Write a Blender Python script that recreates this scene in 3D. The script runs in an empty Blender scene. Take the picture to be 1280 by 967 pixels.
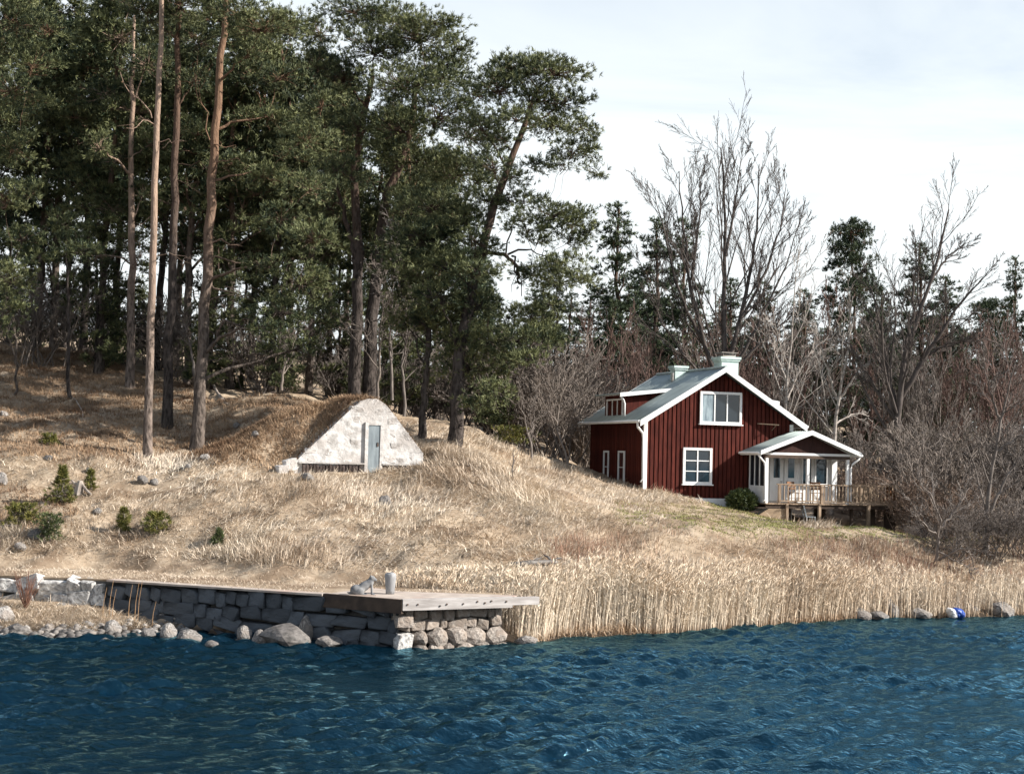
import bpy, bmesh, math, random
import numpy as np
from mathutils import Vector, Matrix, noise as mnoise
R = math.radians
SC = bpy.context.scene
COL = SC.collection

# ------------------------------------------------------------------ camera
FPX, CX, CY = 1920.0, 640.0, 483.5          # photograph is 1280 x 967
CAMZ = 5.0
PITCH, ROLL = math.atan(86.5 / FPX), R(1.4)
FW = np.array([0, math.cos(PITCH), math.sin(PITCH)])
R0 = np.array([1.0, 0, 0]); U0 = np.array([0, -math.sin(PITCH), math.cos(PITCH)])
RT = math.cos(ROLL) * R0 + math.sin(ROLL) * U0
UP = -math.sin(ROLL) * R0 + math.cos(ROLL) * U0
cam = bpy.data.cameras.new('camera'); cam_o = bpy.data.objects.new('camera', cam); COL.objects.link(cam_o)
cam.sensor_width = 36; cam.lens = 36 * FPX / 1280; cam.clip_end = 3000; cam.clip_start = 0.5
cam_o.matrix_world = Matrix(((RT[0], UP[0], -FW[0], 0), (RT[1], UP[1], -FW[1], 0), (RT[2], UP[2], -FW[2], CAMZ), (0, 0, 0, 1)))
SC.camera = cam_o

# ------------------------------------------------------------------ sky, sun, exposure
SUN_AZ, SUN_EL = -11.0, 31.0                  # azimuth from +x, degrees
w = bpy.data.worlds.new('World'); SC.world = w; w.use_nodes = True
nt = w.node_tree; nt.nodes.clear()
def wn(t, **k):
    n = nt.nodes.new(t)
    for a, b in k.items(): setattr(n, a, b)
    return n
sky = wn('ShaderNodeTexSky', sky_type='NISHITA', sun_disc=False)
sky.sun_elevation = R(SUN_EL); sky.sun_rotation = R(90 - SUN_AZ); sky.air_density = 1.0; sky.dust_density = 0.4; sky.ozone_density = 2.5
bg1 = wn('ShaderNodeBackground'); bg1.inputs[1].default_value = 0.075
bg2 = wn('ShaderNodeBackground'); bg2.inputs[0].default_value = (0.92, 0.97, 0.98, 1); bg2.inputs[1].default_value = 0.60
tc = wn('ShaderNodeTexCoord'); sp = wn('ShaderNodeSeparateXYZ'); nt.links.new(tc.outputs['Generated'], sp.inputs[0])
zc = wn('ShaderNodeMath', operation='MAXIMUM'); nt.links.new(sp.outputs[2], zc.inputs[0]); zc.inputs[1].default_value = 0.03
dx = wn('ShaderNodeMath', operation='DIVIDE'); nt.links.new(sp.outputs[0], dx.inputs[0]); nt.links.new(zc.outputs[0], dx.inputs[1])
dy = wn('ShaderNodeMath', operation='DIVIDE'); nt.links.new(sp.outputs[1], dy.inputs[0]); nt.links.new(zc.outputs[0], dy.inputs[1])
cb = wn('ShaderNodeCombineXYZ'); nt.links.new(dx.outputs[0], cb.inputs[0]); nt.links.new(dy.outputs[0], cb.inputs[1])
ns = wn('ShaderNodeTexNoise'); ns.inputs['Scale'].default_value = 0.55; ns.inputs['Detail'].default_value = 7; ns.inputs['Roughness'].default_value = 0.58
ns.inputs['Distortion'].default_value = 0.6
nt.links.new(cb.outputs[0], ns.inputs['Vector'])
mr = wn('ShaderNodeMapRange'); mr.inputs[1].default_value = 0.36; mr.inputs[2].default_value = 0.66; mr.inputs[3].default_value = 0.095; mr.inputs[4].default_value = 0.26
nt.links.new(ns.outputs[0], mr.inputs[0])
zp = wn('ShaderNodeMath', operation='POWER'); nt.links.new(zc.outputs[0], zp.inputs[0]); zp.inputs[1].default_value = 1.65
tau = wn('ShaderNodeMath', operation='DIVIDE'); nt.links.new(mr.outputs[0], tau.inputs[0]); nt.links.new(zp.outputs[0], tau.inputs[1])
ng = wn('ShaderNodeMath', operation='MULTIPLY'); nt.links.new(tau.outputs[0], ng.inputs[0]); ng.inputs[1].default_value = -0.9
ex = wn('ShaderNodeMath', operation='EXPONENT'); nt.links.new(ng.outputs[0], ex.inputs[0])
al = wn('ShaderNodeMath', operation='SUBTRACT'); al.inputs[0].default_value = 1.0; nt.links.new(ex.outputs[0], al.inputs[1])
mx = wn('ShaderNodeMixShader'); nt.links.new(al.outputs[0], mx.inputs[0]); nt.links.new(bg1.outputs[0], mx.inputs[1]); nt.links.new(bg2.outputs[0], mx.inputs[2])
nt.links.new(sky.outputs[0], bg1.inputs[0])
wo = wn('ShaderNodeOutputWorld'); nt.links.new(mx.outputs[0], wo.inputs[0])

sun = bpy.data.lights.new('sun', 'SUN'); sun.energy = 5.0; sun.angle = R(0.55); sun.color = (1.0, 0.95, 0.88)
sun_o = bpy.data.objects.new('sun', sun); COL.objects.link(sun_o)
sd = Vector((math.cos(R(SUN_EL)) * math.cos(R(SUN_AZ)), math.cos(R(SUN_EL)) * math.sin(R(SUN_AZ)), math.sin(R(SUN_EL))))
sun_o.rotation_euler = sd.to_track_quat('Z', 'Y').to_euler()
vs = SC.view_settings; vs.view_transform = 'Standard'; vs.look = 'None'; vs.gamma = 1; vs.use_curve_mapping = False
vs.exposure = 1.0
cy = SC.cycles
cy.max_bounces = 5; cy.diffuse_bounces = 2; cy.glossy_bounces = 3; cy.transmission_bounces = 3; cy.transparent_max_bounces = 4
cy.use_denoising = True; cy.caustics_reflective = False; cy.caustics_refractive = False

# ------------------------------------------------------------------ pixel helpers
def ray(px, py):
    return FW + RT * ((px - CX) / FPX) + UP * ((CY - py) / FPX)
def W(px, py, Y):                            # point on the pixel's ray at distance Y
    d = ray(px, py); t = Y / d[1]
    return np.array([d[0] * t, Y, CAMZ + d[2] * t])
def Zp(px, py, z):                           # where the pixel's ray meets the height z
    d = ray(px, py); t = (z - CAMZ) / d[2]
    return np.array([d[0] * t, d[1] * t, z])
def ppm(Y): return FPX / Y                   # photo pixels per metre

# ------------------------------------------------------------------ mesh helpers
def nobj(name, me, mat=None, parent=None, loc=None):
    o = bpy.data.objects.new(name, me)
    if mat is not None and me is not None and not me.materials: me.materials.append(mat)
    COL.objects.link(o)
    if parent is not None: o.parent = parent
    if loc is not None: o.location = loc
    return o
def tag(o, label=None, cat=None, group=None, kind=None):
    if label: o['label'] = label
    if cat: o['category'] = cat
    if group: o['group'] = group
    if kind: o['kind'] = kind
    return o
def thing(name, loc, label, cat, group=None, rz=0.0):
    o = bpy.data.objects.new(name, None); COL.objects.link(o)
    o.empty_display_size = 0.2; o.location = loc; o.rotation_euler = (0, 0, rz)
    return tag(o, label, cat, group)
def copy_tree(o, parent=None):
    c = o.copy(); COL.objects.link(c); c.parent = parent
    for ch in o.children: copy_tree(ch, c)
    return c
def mesh_np(name, V, F, attrs=None, smooth=False):
    """V (n,3); F (m,3) or list of arrays with 3/4 columns"""
    me = bpy.data.meshes.new(name)
    Fs = F if isinstance(F, list) else [F]
    Fs = [np.asarray(f, dtype=np.int32) for f in Fs if len(f)]
    V = np.ascontiguousarray(V, dtype=np.float32)
    nl = sum(f.size for f in Fs); nf = sum(len(f) for f in Fs)
    me.vertices.add(len(V)); me.vertices.foreach_set('co', V.ravel())
    me.loops.add(nl); me.loops.foreach_set('vertex_index', np.concatenate([f.ravel() for f in Fs]))
    me.polygons.add(nf)
    tot = np.concatenate([np.full(len(f), f.shape[1], dtype=np.int32) for f in Fs])
    st = np.concatenate([[0], np.cumsum(tot)[:-1]]).astype(np.int32)
    me.polygons.foreach_set('loop_start', st); me.polygons.foreach_set('loop_total', tot)
    if smooth: me.polygons.foreach_set('use_smooth', np.ones(nf, dtype=bool))
    for k, a in (attrs or {}).items():
        at = me.attributes.new(k, 'FLOAT', 'POINT'); at.data.foreach_set('value', np.ascontiguousarray(a, dtype=np.float32))
    me.update(calc_edges=True); me.validate()
    return me
class MB:
    """collects boxes, prisms, tubes and lathes into one mesh"""
    def __init__(s): s.v = []; s.f = []
    def add(s, vs, fs):
        n = len(s.v); s.v += [tuple(map(float, p)) for p in vs]; s.f += [tuple(i + n for i in f) for f in fs]; return s
    def box(s, x0, x1, y0, y1, z0, z1):
        return s.add([(x0, y0, z0), (x1, y0, z0), (x1, y1, z0), (x0, y1, z0), (x0, y0, z1), (x1, y0, z1), (x1, y1, z1), (x0, y1, z1)],
                     [(0, 3, 2, 1), (4, 5, 6, 7), (0, 1, 5, 4), (1, 2, 6, 5), (2, 3, 7, 6), (3, 0, 4, 7)])
    def prism(s, pts, vec):
        n = len(pts); p = [np.array(q, float) for q in pts]; v = np.array(vec, float)
        return s.add(p + [q + v for q in p], [tuple(range(n))[::-1], tuple(range(n, 2 * n))] + [(i, (i + 1) % n, n + (i + 1) % n, n + i) for i in range(n)])
    def bar(s, a, b, wd, ht, up=(0, 0, 1)):
        a = np.array(a, float); b = np.array(b, float); d = b - a; d /= np.linalg.norm(d)
        sd_ = np.cross(d, up); sd_ /= np.linalg.norm(sd_); u = np.cross(sd_, d)
        c = [a - sd_ * wd / 2 - u * ht / 2, a + sd_ * wd / 2 - u * ht / 2, a + sd_ * wd / 2 + u * ht / 2, a - sd_ * wd / 2 + u * ht / 2]
        return s.prism(c, b - a)
    def tube(s, pts, r, m=8):
        P = [np.array(p, float) for p in pts]; rr = r if hasattr(r, '__len__') else [r] * len(P)
        rings = []
        for i, p in enumerate(P):
            d = P[min(i + 1, len(P) - 1)] - P[max(i - 1, 0)]; d /= np.linalg.norm(d)
            a = np.cross(d, (0, 0, 1) if abs(d[2]) < .9 else (1, 0, 0)); a /= np.linalg.norm(a); b = np.cross(d, a)
            rings.append([p + rr[i] * (math.cos(2 * math.pi * k / m) * a + math.sin(2 * math.pi * k / m) * b) for k in range(m)])
        fs = [(i * m + k, i * m + (k + 1) % m, (i + 1) * m + (k + 1) % m, (i + 1) * m + k) for i in range(len(P) - 1) for k in range(m)]
        fs += [tuple(range(m))[::-1], tuple((len(P) - 1) * m + k for k in range(m))]
        return s.add([q for r_ in rings for q in r_], fs)
    def lathe(s, prof, m=16, c=(0, 0)):
        vs = [(c[0] + r * math.cos(2 * math.pi * k / m), c[1] + r * math.sin(2 * math.pi * k / m), z) for r, z in prof for k in range(m)]
        n = len(prof)
        fs = [(i * m + k, i * m + (k + 1) % m, (i + 1) * m + (k + 1) % m, (i + 1) * m + k) for i in range(n - 1) for k in range(m)]
        return s.add(vs, fs + [tuple(range(m))[::-1], tuple((n - 1) * m + k for k in range(m))])
    def mesh(s, name, smooth=False):
        me = bpy.data.meshes.new(name); me.from_pydata(s.v, [], s.f)
        if smooth:
            for p in me.polygons: p.use_smooth = True
        me.update(); return me
    def build(s, name, mat, parent=None, smooth=False):
        return nobj(name, s.mesh(name, smooth), mat, parent)
class Tubes:
    """many tapered tubes, batched by point count and sides"""
    def __init__(s): s.d = {}
    def add(s, pts, rad, m): s.d.setdefault((len(pts), m), []).append((np.asarray(pts, float), np.asarray(rad, float)))
    def arrays(s):
        Vs, Fs, T, n = [], [], [], 0
        for (k, m), L in s.d.items():
            P = np.stack([a for a, _ in L]); r = np.stack([b for _, b in L]); B = len(L)
            d = np.empty_like(P); d[:, 1:-1] = P[:, 2:] - P[:, :-2]; d[:, 0] = P[:, 1] - P[:, 0]; d[:, -1] = P[:, -1] - P[:, -2]
            d /= np.linalg.norm(d, axis=2, keepdims=True) + 1e-9
            ref = np.where(np.abs(d[:, :1, 2:3]) > 0.9, np.array([1., 0, 0]), np.array([0, 0, 1.]))
            a = np.cross(d, np.broadcast_to(ref, d.shape)); a /= np.linalg.norm(a, axis=2, keepdims=True) + 1e-9
            b = np.cross(d, a); an = np.arange(m) * 2 * math.pi / m
            V = P[:, :, None] + r[:, :, None, None] * (np.cos(an)[None, None, :, None] * a[:, :, None] + np.sin(an)[None, None, :, None] * b[:, :, None])
            Vs.append(V.reshape(-1, 3)); T.append(np.repeat(r.ravel(), m))
            base = (np.arange(B) * k * m)[:, None, None] + (np.arange(k - 1) * m)[None, :, None] + n
            j = np.arange(m)[None, None]; j2 = (j + 1) % m
            Fs.append(np.stack([base + j, base + j2, base + m + j2, base + m + j], -1).reshape(-1, 4)); n += B * k * m
        return np.concatenate(Vs), Fs, np.concatenate(T)
    def mesh(s, name):
        V, F, T = s.arrays(); return mesh_np(name, V, F, {'rad': T}, smooth=True)

# ------------------------------------------------------------------ materials
def mat(name, c1, c2=None, scale=4.0, rough=0.8, bump=0.0, stretch=(1, 1, 1), detail=4, attr=None, c3=None, spec=0.3, obj_rand=0.0, metallic=0.0, lo=0.35, hi=0.65, bscale=None, coord='Object'):
    m = bpy.data.materials.new(name); m.use_nodes = True; t = m.node_tree; b = t.nodes['Principled BSDF']
    b.inputs['Roughness'].default_value = rough; b.inputs['Specular IOR Level'].default_value = spec; b.inputs['Metallic'].default_value = metallic
    c2 = c2 or c1
    tcn = t.nodes.new('ShaderNodeTexCoord'); mp = t.nodes.new('ShaderNodeMapping'); mp.inputs['Scale'].default_value = stretch
    t.links.new(tcn.outputs[coord], mp.inputs[0])
    nz = t.nodes.new('ShaderNodeTexNoise'); nz.inputs['Scale'].default_value = scale; nz.inputs['Detail'].default_value = detail; nz.inputs['Roughness'].default_value = 0.6
    t.links.new(mp.outputs[0], nz.inputs['Vector'])
    rp = t.nodes.new('ShaderNodeMapRange'); rp.inputs[1].default_value = lo; rp.inputs[2].default_value = hi
    t.links.new(nz.outputs[0], rp.inputs[0])
    mixc = t.nodes.new('ShaderNodeMix'); mixc.data_type = 'RGBA'; mixc.inputs[6].default_value = (*c1, 1); mixc.inputs[7].default_value = (*c2, 1)
    if attr:
        an = t.nodes.new('ShaderNodeAttribute'); an.attribute_name = attr; t.links.new(an.outputs['Fac'], mixc.inputs[0])
    else: t.links.new(rp.outputs[0], mixc.inputs[0])
    out = mixc.outputs[2]
    if c3:
        m3 = t.nodes.new('ShaderNodeMix'); m3.data_type = 'RGBA'; m3.inputs[7].default_value = (*c3, 1)
        n3 = t.nodes.new('ShaderNodeTexNoise'); n3.inputs['Scale'].default_value = scale * 0.23; n3.inputs['Detail'].default_value = 5
        t.links.new(mp.outputs[0], n3.inputs['Vector'])
        r3 = t.nodes.new('ShaderNodeMapRange'); r3.inputs[1].default_value = 0.48; r3.inputs[2].default_value = 0.62; t.links.new(n3.outputs[0], r3.inputs[0])
        t.links.new(r3.outputs[0], m3.inputs[0]); t.links.new(out, m3.inputs[6]); out = m3.outputs[2]
    if obj_rand:
        oi = t.nodes.new('ShaderNodeObjectInfo'); rr = t.nodes.new('ShaderNodeMapRange'); rr.inputs[3].default_value = 1 - obj_rand; rr.inputs[4].default_value = 1 + obj_rand
        t.links.new(oi.outputs['Random'], rr.inputs[0])
        mm = t.nodes.new('ShaderNodeMix'); mm.data_type = 'RGBA'; mm.blend_type = 'MULTIPLY'; mm.inputs[0].default_value = 1
        t.links.new(out, mm.inputs[6]); t.links.new(rr.outputs[0], mm.inputs[7]); out = mm.outputs[2]
    t.links.new(out, b.inputs['Base Color'])
    if bump:
        bp = t.nodes.new('ShaderNodeBump'); bp.inputs['Strength'].default_value = 1.0; bp.inputs['Distance'].default_value = bump
        if bscale:
            nb = t.nodes.new('ShaderNodeTexNoise'); nb.inputs['Scale'].default_value = bscale; nb.inputs['Detail'].default_value = 5
            t.links.new(mp.outputs[0], nb.inputs['Vector']); t.links.new(nb.outputs[0], bp.inputs['Height'])
        else: t.links.new(nz.outputs[0], bp.inputs['Height'])
        t.links.new(bp.outputs[0], b.inputs['Normal'])
    return m
M = {}
M['ground'] = mat('dry_ground', (0.25, 0.185, 0.125), (0.40, 0.32, 0.235), 2.2, 0.95, 0.06, c3=(0.19, 0.135, 0.09), detail=9, spec=0.1)
def wet_band(m, z0, z1, c):
    t = m.node_tree; b = t.nodes['Principled BSDF']; src = b.inputs['Base Color'].links[0].from_socket
    tc_ = t.nodes.new('ShaderNodeTexCoord'); s_ = t.nodes.new('ShaderNodeSeparateXYZ'); t.links.new(tc_.outputs['Object'], s_.inputs[0])
    mr_ = t.nodes.new('ShaderNodeMapRange'); mr_.inputs[1].default_value = z0; mr_.inputs[2].default_value = z1; t.links.new(s_.outputs[2], mr_.inputs[0])
    x_ = t.nodes.new('ShaderNodeMix'); x_.data_type = 'RGBA'; t.links.new(mr_.outputs[0], x_.inputs[0]); x_.inputs[6].default_value = (*c, 1); t.links.new(src, x_.inputs[7]); t.links.new(x_.outputs[2], b.inputs['Base Color'])
wet_band(M['ground'], .06, .3, (0.05, 0.038, 0.028))
M['grass'] = mat('dry_grass', (0.38, 0.285, 0.205), (0.74, 0.64, 0.515), rough=0.75, attr='tint', spec=0.15)
M['lawn'] = mat('lawn_grass', (0.26, 0.22, 0.10), (0.24, 0.26, 0.085), rough=0.8, attr='tint', spec=0.15)
M['heath'] = mat('brown_heath', (0.15, 0.09, 0.055), (0.44, 0.31, 0.20), rough=0.85, attr='tint', spec=0.1)
M['reed'] = mat('reed_straw', (0.34, 0.21, 0.115), (0.76, 0.65, 0.51), rough=0.7, attr='tint', spec=0.2)
M['brush'] = mat('red_brown_stems', (0.19, 0.10, 0.07), (0.46, 0.31, 0.22), rough=0.85, attr='tint', spec=0.1)
M['needle'] = mat('pine_needles', (0.018, 0.031, 0.016), (0.185, 0.195, 0.085), rough=0.62, attr='tint', spec=0.22, obj_rand=0.12)
M['needle_far'] = mat('far_needles', (0.015, 0.029, 0.018), (0.105, 0.13, 0.065), rough=0.65, attr='tint', spec=0.2, obj_rand=0.2)
M['young'] = mat('young_needles', (0.05, 0.065, 0.015), (0.20, 0.18, 0.05), rough=0.65, attr='tint', spec=0.2)
M['leaf'] = mat('evergreen_leaf', (0.025, 0.045, 0.016), (0.12, 0.14, 0.05), rough=0.42, attr='tint', spec=0.4)
def bark(name, lo_c, hi_c, z0, z1):
    m = mat(name, lo_c, tuple(0.3 * c for c in lo_c), 9, 0.9, 0.10, stretch=(1, 1, 0.3), detail=8, spec=0.1, lo=.42, hi=.62)
    t = m.node_tree; b = t.nodes['Principled BSDF']; src = b.inputs['Base Color'].links[0].from_socket
    tc_ = t.nodes.new('ShaderNodeTexCoord'); s_ = t.nodes.new('ShaderNodeSeparateXYZ'); t.links.new(tc_.outputs['Object'], s_.inputs[0])
    mr_ = t.nodes.new('ShaderNodeMapRange'); mr_.inputs[1].default_value = z0; mr_.inputs[2].default_value = z1; t.links.new(s_.outputs[2], mr_.inputs[0])
    n_ = t.nodes.new('ShaderNodeTexNoise'); n_.inputs['Scale'].default_value = 9; n_.inputs['Detail'].default_value = 5
    mp_ = t.nodes.new('ShaderNodeMapping'); mp_.inputs['Scale'].default_value = (1, 1, .35); t.links.new(tc_.outputs['Object'], mp_.inputs[0]); t.links.new(mp_.outputs[0], n_.inputs['Vector'])
    hm = t.nodes.new('ShaderNodeMix'); hm.data_type = 'RGBA'; hm.inputs[6].default_value = (*[0.35 * c for c in hi_c], 1); hm.inputs[7].default_value = (*[min(1, 1.4 * c) for c in hi_c], 1)
    t.links.new(n_.outputs[0], hm.inputs[0])
    x_ = t.nodes.new('ShaderNodeMix'); x_.data_type = 'RGBA'; t.links.new(mr_.outputs[0], x_.inputs[0]); t.links.new(src, x_.inputs[6]); t.links.new(hm.outputs[2], x_.inputs[7])
    t.links.new(x_.outputs[2], b.inputs['Base Color']); return m
M['bark'] = bark('pine_bark', (0.155, 0.125, 0.105), (0.22, 0.135, 0.088), 5, 12)
M['bark_pale'] = bark('pale_pine_bark', (0.235, 0.185, 0.155), (0.36, 0.255, 0.19), 3, 10)
M['bark_dark'] = bark('dark_pine_bark', (0.085, 0.07, 0.062), (0.14, 0.088, 0.062), 6, 14)
M['twig'] = mat('grey_twig', (0.21, 0.18, 0.16), (0.10, 0.085, 0.075), 5, 0.85, stretch=(1, 1, .4), spec=0.1, obj_rand=0.2)
M['twig_dark'] = mat('dark_grey_twig', (0.12, 0.10, 0.09), (0.06, 0.05, 0.045), 5, 0.85, stretch=(1, 1, .4), spec=0.1)
M['twig_pale'] = mat('pale_twig', (0.22, 0.185, 0.16), (0.12, 0.10, 0.085), 5, 0.85, stretch=(1, 1, .4), spec=0.1, obj_rand=0.15)
M['twig_tan'] = mat('tan_twig', (0.33, 0.245, 0.19), (0.19, 0.135, 0.105), 5, 0.85, spec=0.1, obj_rand=0.15)
M['twig_red'] = mat('reddish_twig', (0.175, 0.118, 0.098), (0.10, 0.066, 0.058), 5, 0.85, spec=0.1, obj_rand=0.2)
M['birch'] = mat('birch_bark', (0.40, 0.355, 0.315), (0.14, 0.11, 0.095), 4, 0.8, stretch=(1, 1, 2.5), lo=.45, hi=.75, spec=0.15)
M['deadwood'] = mat('dead_grey_wood', (0.42, 0.37, 0.32), (0.2, 0.165, 0.14), 6, 0.85, 0.01, stretch=(1, 1, .4), spec=0.1)
M['rock'] = mat('lichen_rock', (0.42, 0.39, 0.36), (0.09, 0.082, 0.077), 4.5, 0.9, 0.08, detail=8, c3=(0.25, 0.22, 0.195), spec=0.15, obj_rand=0.2)
M['rock_wet'] = mat('dark_rock', (0.20, 0.18, 0.165), (0.06, 0.055, 0.05), 4, 0.6, 0.03, detail=8, spec=0.3, obj_rand=0.25)
M['quay_stone'] = mat('quay_stone', (0.40, 0.355, 0.31), (0.15, 0.125, 0.11), 5, 0.85, 0.05, detail=10, c3=(0.25, 0.205, 0.17), spec=0.2, obj_rand=0.3)
M['quay_block'] = mat('stained_shaded_quay_block', (0.036, 0.039, 0.044), (0.010, 0.010, 0.011), 3.4, 0.85, 0.06, detail=8, c3=(0.085, 0.095, 0.108), spec=0.2, obj_rand=0.25)  # colour darkened to put the left face's shade in; mottled stains are its own
M['pale_stone'] = mat('pale_rough_stone', (0.60, 0.58, 0.55), (0.16, 0.15, 0.145), 5, 0.9, 0.08, detail=10, spec=0.15, obj_rand=0.25, lo=.4, hi=.66)
M['mortar'] = mat('dark_core', (0.09, 0.085, 0.08), (0.05, 0.047, 0.045), 5, 0.95, 0.02, spec=0.1)
M['concrete'] = mat('weathered_concrete', (0.48, 0.41, 0.35), (0.32, 0.27, 0.235), 2.5, 0.85, 0.008, detail=9, c3=(0.40, 0.30, 0.25), spec=0.2)
M['grey_beam'] = mat('grey_weathered_beam', (0.46, 0.43, 0.41), (0.26, 0.235, 0.22), 3, 0.8, 0.006, stretch=(0.4, 0.4, 3), detail=8, spec=0.2)
M['white_cap'] = mat('limewash', (0.54, 0.52, 0.50), (0.19, 0.175, 0.16), 3.6, 0.9, 0.06, detail=10, spec=0.1, obj_rand=0.25, lo=.44, hi=.80, c3=(0.38, 0.35, 0.325))
M['grey_door'] = mat('faded_blue_grey_door', (0.22, 0.255, 0.27), (0.14, 0.165, 0.18), 4, 0.6, 0.004, stretch=(2, 2, .4), spec=0.3)
M['brick'] = mat('dark_brick', (0.10, 0.075, 0.066), (0.045, 0.037, 0.034), 6, 0.9, 0.02, spec=0.1, obj_rand=0.3)
M['red'] = mat('falu_red_paint', (0.100, 0.023, 0.016), (0.045, 0.0115, 0.009), 4, 0.85, 0.004, stretch=(3, 3, .35), detail=7, spec=0.12, obj_rand=0.22)
M['white'] = mat('white_paint', (0.80, 0.80, 0.79), (0.68, 0.67, 0.65), 3, 0.55, 0.001, detail=7, spec=0.3, lo=.4, hi=.8)
M['roof'] = mat('pale_green_metal', (0.40, 0.455, 0.43), (0.29, 0.335, 0.32), 1.6, 0.5, 0.0, stretch=(.5, 2, 1), detail=8, spec=0.4)
M['chimney'] = mat('painted_chimney', (0.56, 0.66, 0.62), (0.44, 0.53, 0.50), 3, 0.7, 0.004, spec=0.2)
M['chimney_cap'] = mat('rusty_flashing', (0.20, 0.155, 0.13), (0.38, 0.36, 0.34), 5, 0.7, spec=0.2)
M['glass'] = mat('window_glass', (0.014, 0.02, 0.026), (0.02, 0.027, 0.034), 1, 0.04, spec=0.75)
M['curtain'] = mat('pale_curtain_glass', (0.30, 0.37, 0.40), (0.12, 0.16, 0.19), 2.5, 0.08, stretch=(3, 3, .6), spec=0.6)
M['wood'] = mat('weathered_timber', (0.36, 0.27, 0.19), (0.21, 0.15, 0.105), 4, 0.8, 0.003, stretch=(3, 3, .5), detail=7, spec=0.15, obj_rand=0.25)
M['wood_brown'] = mat('brown_timber', (0.24, 0.12, 0.06), (0.14, 0.075, 0.045), 4, 0.7, 0.002, stretch=(3, 3, .5), spec=0.2, obj_rand=0.15)
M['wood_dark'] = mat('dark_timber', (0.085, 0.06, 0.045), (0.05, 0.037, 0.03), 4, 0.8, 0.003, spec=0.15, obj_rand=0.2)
M['wood_pale'] = mat('new_pale_timber', (0.30, 0.22, 0.145), (0.20, 0.145, 0.095), 3, 0.75, 0.003, stretch=(.6, .6, 4), spec=0.15)
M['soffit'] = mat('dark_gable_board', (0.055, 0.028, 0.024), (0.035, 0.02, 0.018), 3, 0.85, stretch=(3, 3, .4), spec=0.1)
M['chair_metal'] = mat('grey_painted_chair', (0.40, 0.44, 0.46), (0.28, 0.31, 0.33), 6, 0.5, spec=0.3)
M['bollard'] = mat('weathered_bollard', (0.33, 0.33, 0.33), (0.20, 0.20, 0.205), 6, 0.75, 0.008, stretch=(2, 2, .5), spec=0.2)
M['statue'] = mat('carved_stone', (0.27, 0.265, 0.26), (0.11, 0.115, 0.125), 6, 0.85, 0.01, detail=8, spec=0.15)
M['blue'] = mat('blue_tarp', (0.02, 0.075, 0.36), (0.012, 0.045, 0.23), 6, 0.4, 0.01, spec=0.4)
M['iron'] = mat('dark_iron', (0.06, 0.055, 0.05), (0.12, 0.07, 0.05), 9, 0.6, spec=0.3)
def water_mat():
    m = bpy.data.materials.new('lake_water'); m.use_nodes = True; t = m.node_tree; t.nodes.clear()
    tc_ = t.nodes.new('ShaderNodeTexCoord'); mp_ = t.nodes.new('ShaderNodeMapping'); mp_.inputs['Scale'].default_value = (0.75, 1.25, 1); mp_.inputs['Rotation'].default_value = (0, 0, R(-10))
    t.links.new(tc_.outputs['Object'], mp_.inputs[0])
    n_ = t.nodes.new('ShaderNodeTexNoise'); n_.inputs['Scale'].default_value = 6.5; n_.inputs['Detail'].default_value = 4; n_.inputs['Roughness'].default_value = .55; t.links.new(mp_.outputs[0], n_.inputs['Vector'])
    bp = t.nodes.new('ShaderNodeBump'); bp.inputs['Strength'].default_value = 1; bp.inputs['Distance'].default_value = 0.055; t.links.new(n_.outputs[0], bp.inputs['Height'])
    fr = t.nodes.new('ShaderNodeFresnel'); fr.inputs['IOR'].default_value = 1.55; t.links.new(bp.outputs[0], fr.inputs['Normal'])
    df = t.nodes.new('ShaderNodeBsdfDiffuse'); df.inputs[0].default_value = (0.0005, 0.0065, 0.0125, 1)
    gl = t.nodes.new('ShaderNodeBsdfGlossy'); gl.inputs[0].default_value = (0.40, 0.80, 1.0, 1); gl.inputs['Roughness'].default_value = 0.07; t.links.new(bp.outputs[0], gl.inputs['Normal'])
    mx_ = t.nodes.new('ShaderNodeMixShader'); t.links.new(fr.outputs[0], mx_.inputs[0]); t.links.new(df.outputs[0], mx_.inputs[1]); t.links.new(gl.outputs[0], mx_.inputs[2])
    o_ = t.nodes.new('ShaderNodeOutputMaterial'); t.links.new(mx_.outputs[0], o_.inputs[0])
    return m
M['water'] = water_mat()

# ------------------------------------------------------------------ quay outline (world)
QZ = 1.25
qA = Zp(-30, 717.5, QZ); qB = Zp(136, 724, QZ); qC = Zp(503, 750, QZ); qE = Zp(640, 746.5, QZ); qEb = Zp(646, 743.6, QZ); qS = Zp(405, 742, QZ)
qCb = Zp(500, 738.5, QZ)
qL = qA + (qA - qB) * 8.0
qR = np.array([qEb[0] + 0.9, qEb[1] + 5.0, QZ])
def n2(v): v = np.array(v[:2], float); return v / np.linalg.norm(v)
fr_dir = n2(qE - qC); fr_nrm = np.array([fr_dir[1], -fr_dir[0]])
lf_dir = n2(qC - qB); lf_nrm = np.array([lf_dir[1], -lf_dir[0]])
wl_dir = n2(qB - qA); wl_nrm = np.array([wl_dir[1], -wl_dir[0]])
INS = 0.34
wC = qC[:2] - fr_nrm * INS - lf_nrm * 0.05
wE = qE[:2] - fr_nrm * INS - fr_dir * 0.12
POLY = [qL[:2], qA[:2], qB[:2], wC, wE, qR[:2]]                 # wall line, water on the camera side
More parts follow.
